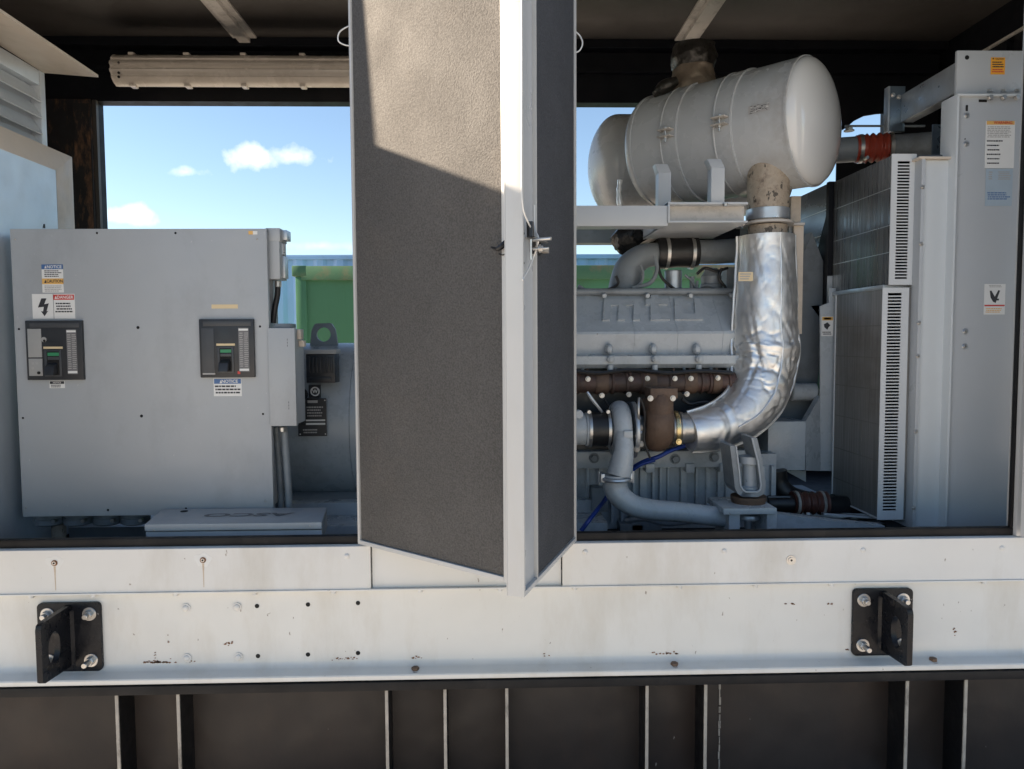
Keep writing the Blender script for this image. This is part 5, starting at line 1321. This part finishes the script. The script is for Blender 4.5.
# ------------------------------------------------------------------ containers behind
def container(name, x0, x1, y0, depth, h, body_m, rail_m, label, pitch=.28, dep=.03, rail=.16):
    t = thing(name, ((x0 + x1) / 2, y0 + depth / 2, 0), label, 'container')
    mb = MB(body_m)
    for yy, sgn in ((y0 + .04, 1), (y0 + depth - .04, -1)):
        pts = []; x = x0 + .12
        while x < x1 - .12:
            for dx, dy in ((0, 0), (pitch * .30, 0), (pitch * .5, dep), (pitch * .8, dep), (pitch, 0)):
                if x + dx < x1 - .12: pts.append((x + dx, yy + sgn * dy))
            x += pitch
        a = [mb.bm.verts.new((px, py, .15)) for px, py in pts]; b = [mb.bm.verts.new((px, py, h - rail)) for px, py in pts]
        for i in range(len(a) - 1): mb._f([a[i], a[i + 1], b[i + 1], b[i]])
    mb.box(x0 + .05, y0 + .1, .15, x0 + .07, y0 + depth - .1, h - .03); mb.box(x1 - .07, y0 + .1, .15, x1 - .05, y0 + depth - .1, h - .03)
    mb.build('wall_panel', t, smooth=False)
    mb = MB(rail_m); mb.box(x0 + .1, y0, h - rail, x1 - .1, y0 + .06, h - .005, .004); mb.box(x0 + .1, y0 + depth - .06, h - rail, x1 - .1, y0 + depth, h - .005, .004); mb.build('top_rail', t)
    mb = MB(body_m); mb.box(x0 + .02, y0 + .02, h - .045, x1 - .02, y0 + depth - .02, h - .025); mb.build('roof', t)
    mb = MB(body_m)
    for xx in (x0 + .03, x1 - .15):
        for yy in (y0 + .02, y0 + depth - .14): mb.box(xx, yy, 0, xx + .12, yy + .12, h - .12, .006)
    mb.box(x0 + .12, y0 + .0, 0, x1 - .12, y0 + .05, .15, .004); mb.build('post_frame', t)
    for xx in (x0 - .003, x1 - .157):
        for yy in (y0 - .003, y0 + depth - .157): mb = MB(rail_m); mb.box(xx, yy, h - .12, xx + .16, yy + .16, h, .012); mb.build('corner_casting', t)
    return t
gh = Z(265, 8.4)
xg0 = P(293, 320, 8.4).x
container('shipping_container', xg0, xg0 + 6.06, 8.4, 2.44, gh, 'green_container', 'green_rail', 'green shipping container with a rust streaked top rail behind the enclosure', .9, .015)
bh = Z(254, 11.2)
container('shipping_container', -7.2, 4.99, 11.2, 2.44, bh, 'blue_container', 'blue_container', 'pale blue taller shipping container standing behind the green one', .30, .03, .07)

# ------------------------------------------------------------------ light
SUN = V((-1, .036, .52)).normalized()
ld = bpy.data.lights.new('sun', 'SUN'); ld.energy = 5.0; ld.angle = rad(.53); ld.color = (1.0, .83, .64)
lo = bpy.data.objects.new('sun', ld); COL.objects.link(lo); lo.location = (-10, 0, 12)
lo.rotation_euler = SUN.to_track_quat('Z', 'Y').to_euler()
wd = bpy.data.worlds.new('World'); S.world = wd; wd.use_nodes = True
nt = wd.node_tree; N = nt.nodes; L = nt.links; bg = N['Background']
sky = N.new('ShaderNodeTexSky'); sky.sky_type = 'NISHITA'; sky.sun_disc = False
sky.sun_elevation = math.asin(SUN.z); sky.sun_rotation = math.atan2(SUN.x, SUN.y); sky.altitude = 50; sky.air_density = 1.0; sky.dust_density = .2; sky.ozone_density = 1.5
tc = N.new('ShaderNodeTexCoord')
nz = N.new('ShaderNodeTexNoise'); nz.inputs['Scale'].default_value = 24; nz.inputs['Detail'].default_value = 7; nz.inputs['Roughness'].default_value = .55
L.new(tc.outputs['Generated'], nz.inputs['Vector'])
def mth(op, a, b=None, clamp=False):
    n_ = N.new('ShaderNodeMath'); n_.operation = op; n_.use_clamp = clamp
    for i, q_ in enumerate((a, b)):
        if q_ is None: continue
        if isinstance(q_, (int, float)): n_.inputs[i].default_value = q_
        else: L.new(q_, n_.inputs[i])
    return n_.outputs[0]
tot = None
def cloud(px, py, wx, wz, amp):
    global tot
    d = (P(px, py, 1) - CAM).normalized()
    s1 = N.new('ShaderNodeVectorMath'); s1.operation = 'SUBTRACT'; L.new(tc.outputs['Generated'], s1.inputs[0]); s1.inputs[1].default_value = d
    s2 = N.new('ShaderNodeVectorMath'); s2.operation = 'MULTIPLY'; L.new(s1.outputs[0], s2.inputs[0]); s2.inputs[1].default_value = (F / wx, 2, F / wz)
    s3 = N.new('ShaderNodeVectorMath'); s3.operation = 'LENGTH'; L.new(s2.outputs[0], s3.inputs[0])
    k = mth('ADD', mth('SUBTRACT', 1.0, s3.outputs['Value']), mth('MULTIPLY', mth('SUBTRACT', nz.outputs[0], .5), 3.2))
    k = mth('MULTIPLY', mth('MULTIPLY', k, .95, True), amp, True)
    tot = k if tot is None else mth('MAXIMUM', tot, k)
cloud(256, 157, 24, 11, .75); cloud(290, 156, 26, 10, .62); cloud(186, 172, 17, 7, .6); cloud(132, 217, 24, 9, .75); cloud(322, 246, 30, 5, .25)
cloud(700, 235, 60, 10, .4)
# loose cumulus over the rest of the sky
n5 = N.new('ShaderNodeTexNoise'); n5.inputs['Scale'].default_value = 4.2; n5.inputs['Detail'].default_value = 8; L.new(tc.outputs['Generated'], n5.inputs['Vector'])
gen = mth('MULTIPLY', mth('SUBTRACT', n5.outputs[0], .60), 6.0, True)
sep = N.new('ShaderNodeSeparateXYZ'); L.new(tc.outputs['Generated'], sep.inputs[0])
gen = mth('MULTIPLY', gen, mth('MULTIPLY', mth('SUBTRACT', .55, sep.outputs[1]), 3, True))
tot = mth('MAXIMUM', tot, mth('MULTIPLY', gen, .8))
mx = N.new('ShaderNodeMix'); mx.data_type = 'RGBA'; L.new(tot, mx.inputs[0]); L.new(sky.outputs[0], mx.inputs[6]); mx.inputs[7].default_value = (8.5, 8.2, 8.2, 1)
L.new(mx.outputs[2], bg.inputs['Color']); bg.inputs['Strength'].default_value = .05
S.view_settings.view_transform = 'Standard'; S.view_settings.look = 'None'; S.view_settings.gamma = 1; S.view_settings.use_curve_mapping = False
S.view_settings.exposure = 2.1
S.cycles.max_bounces = 8; S.cycles.diffuse_bounces = 5; S.cycles.use_denoising = True
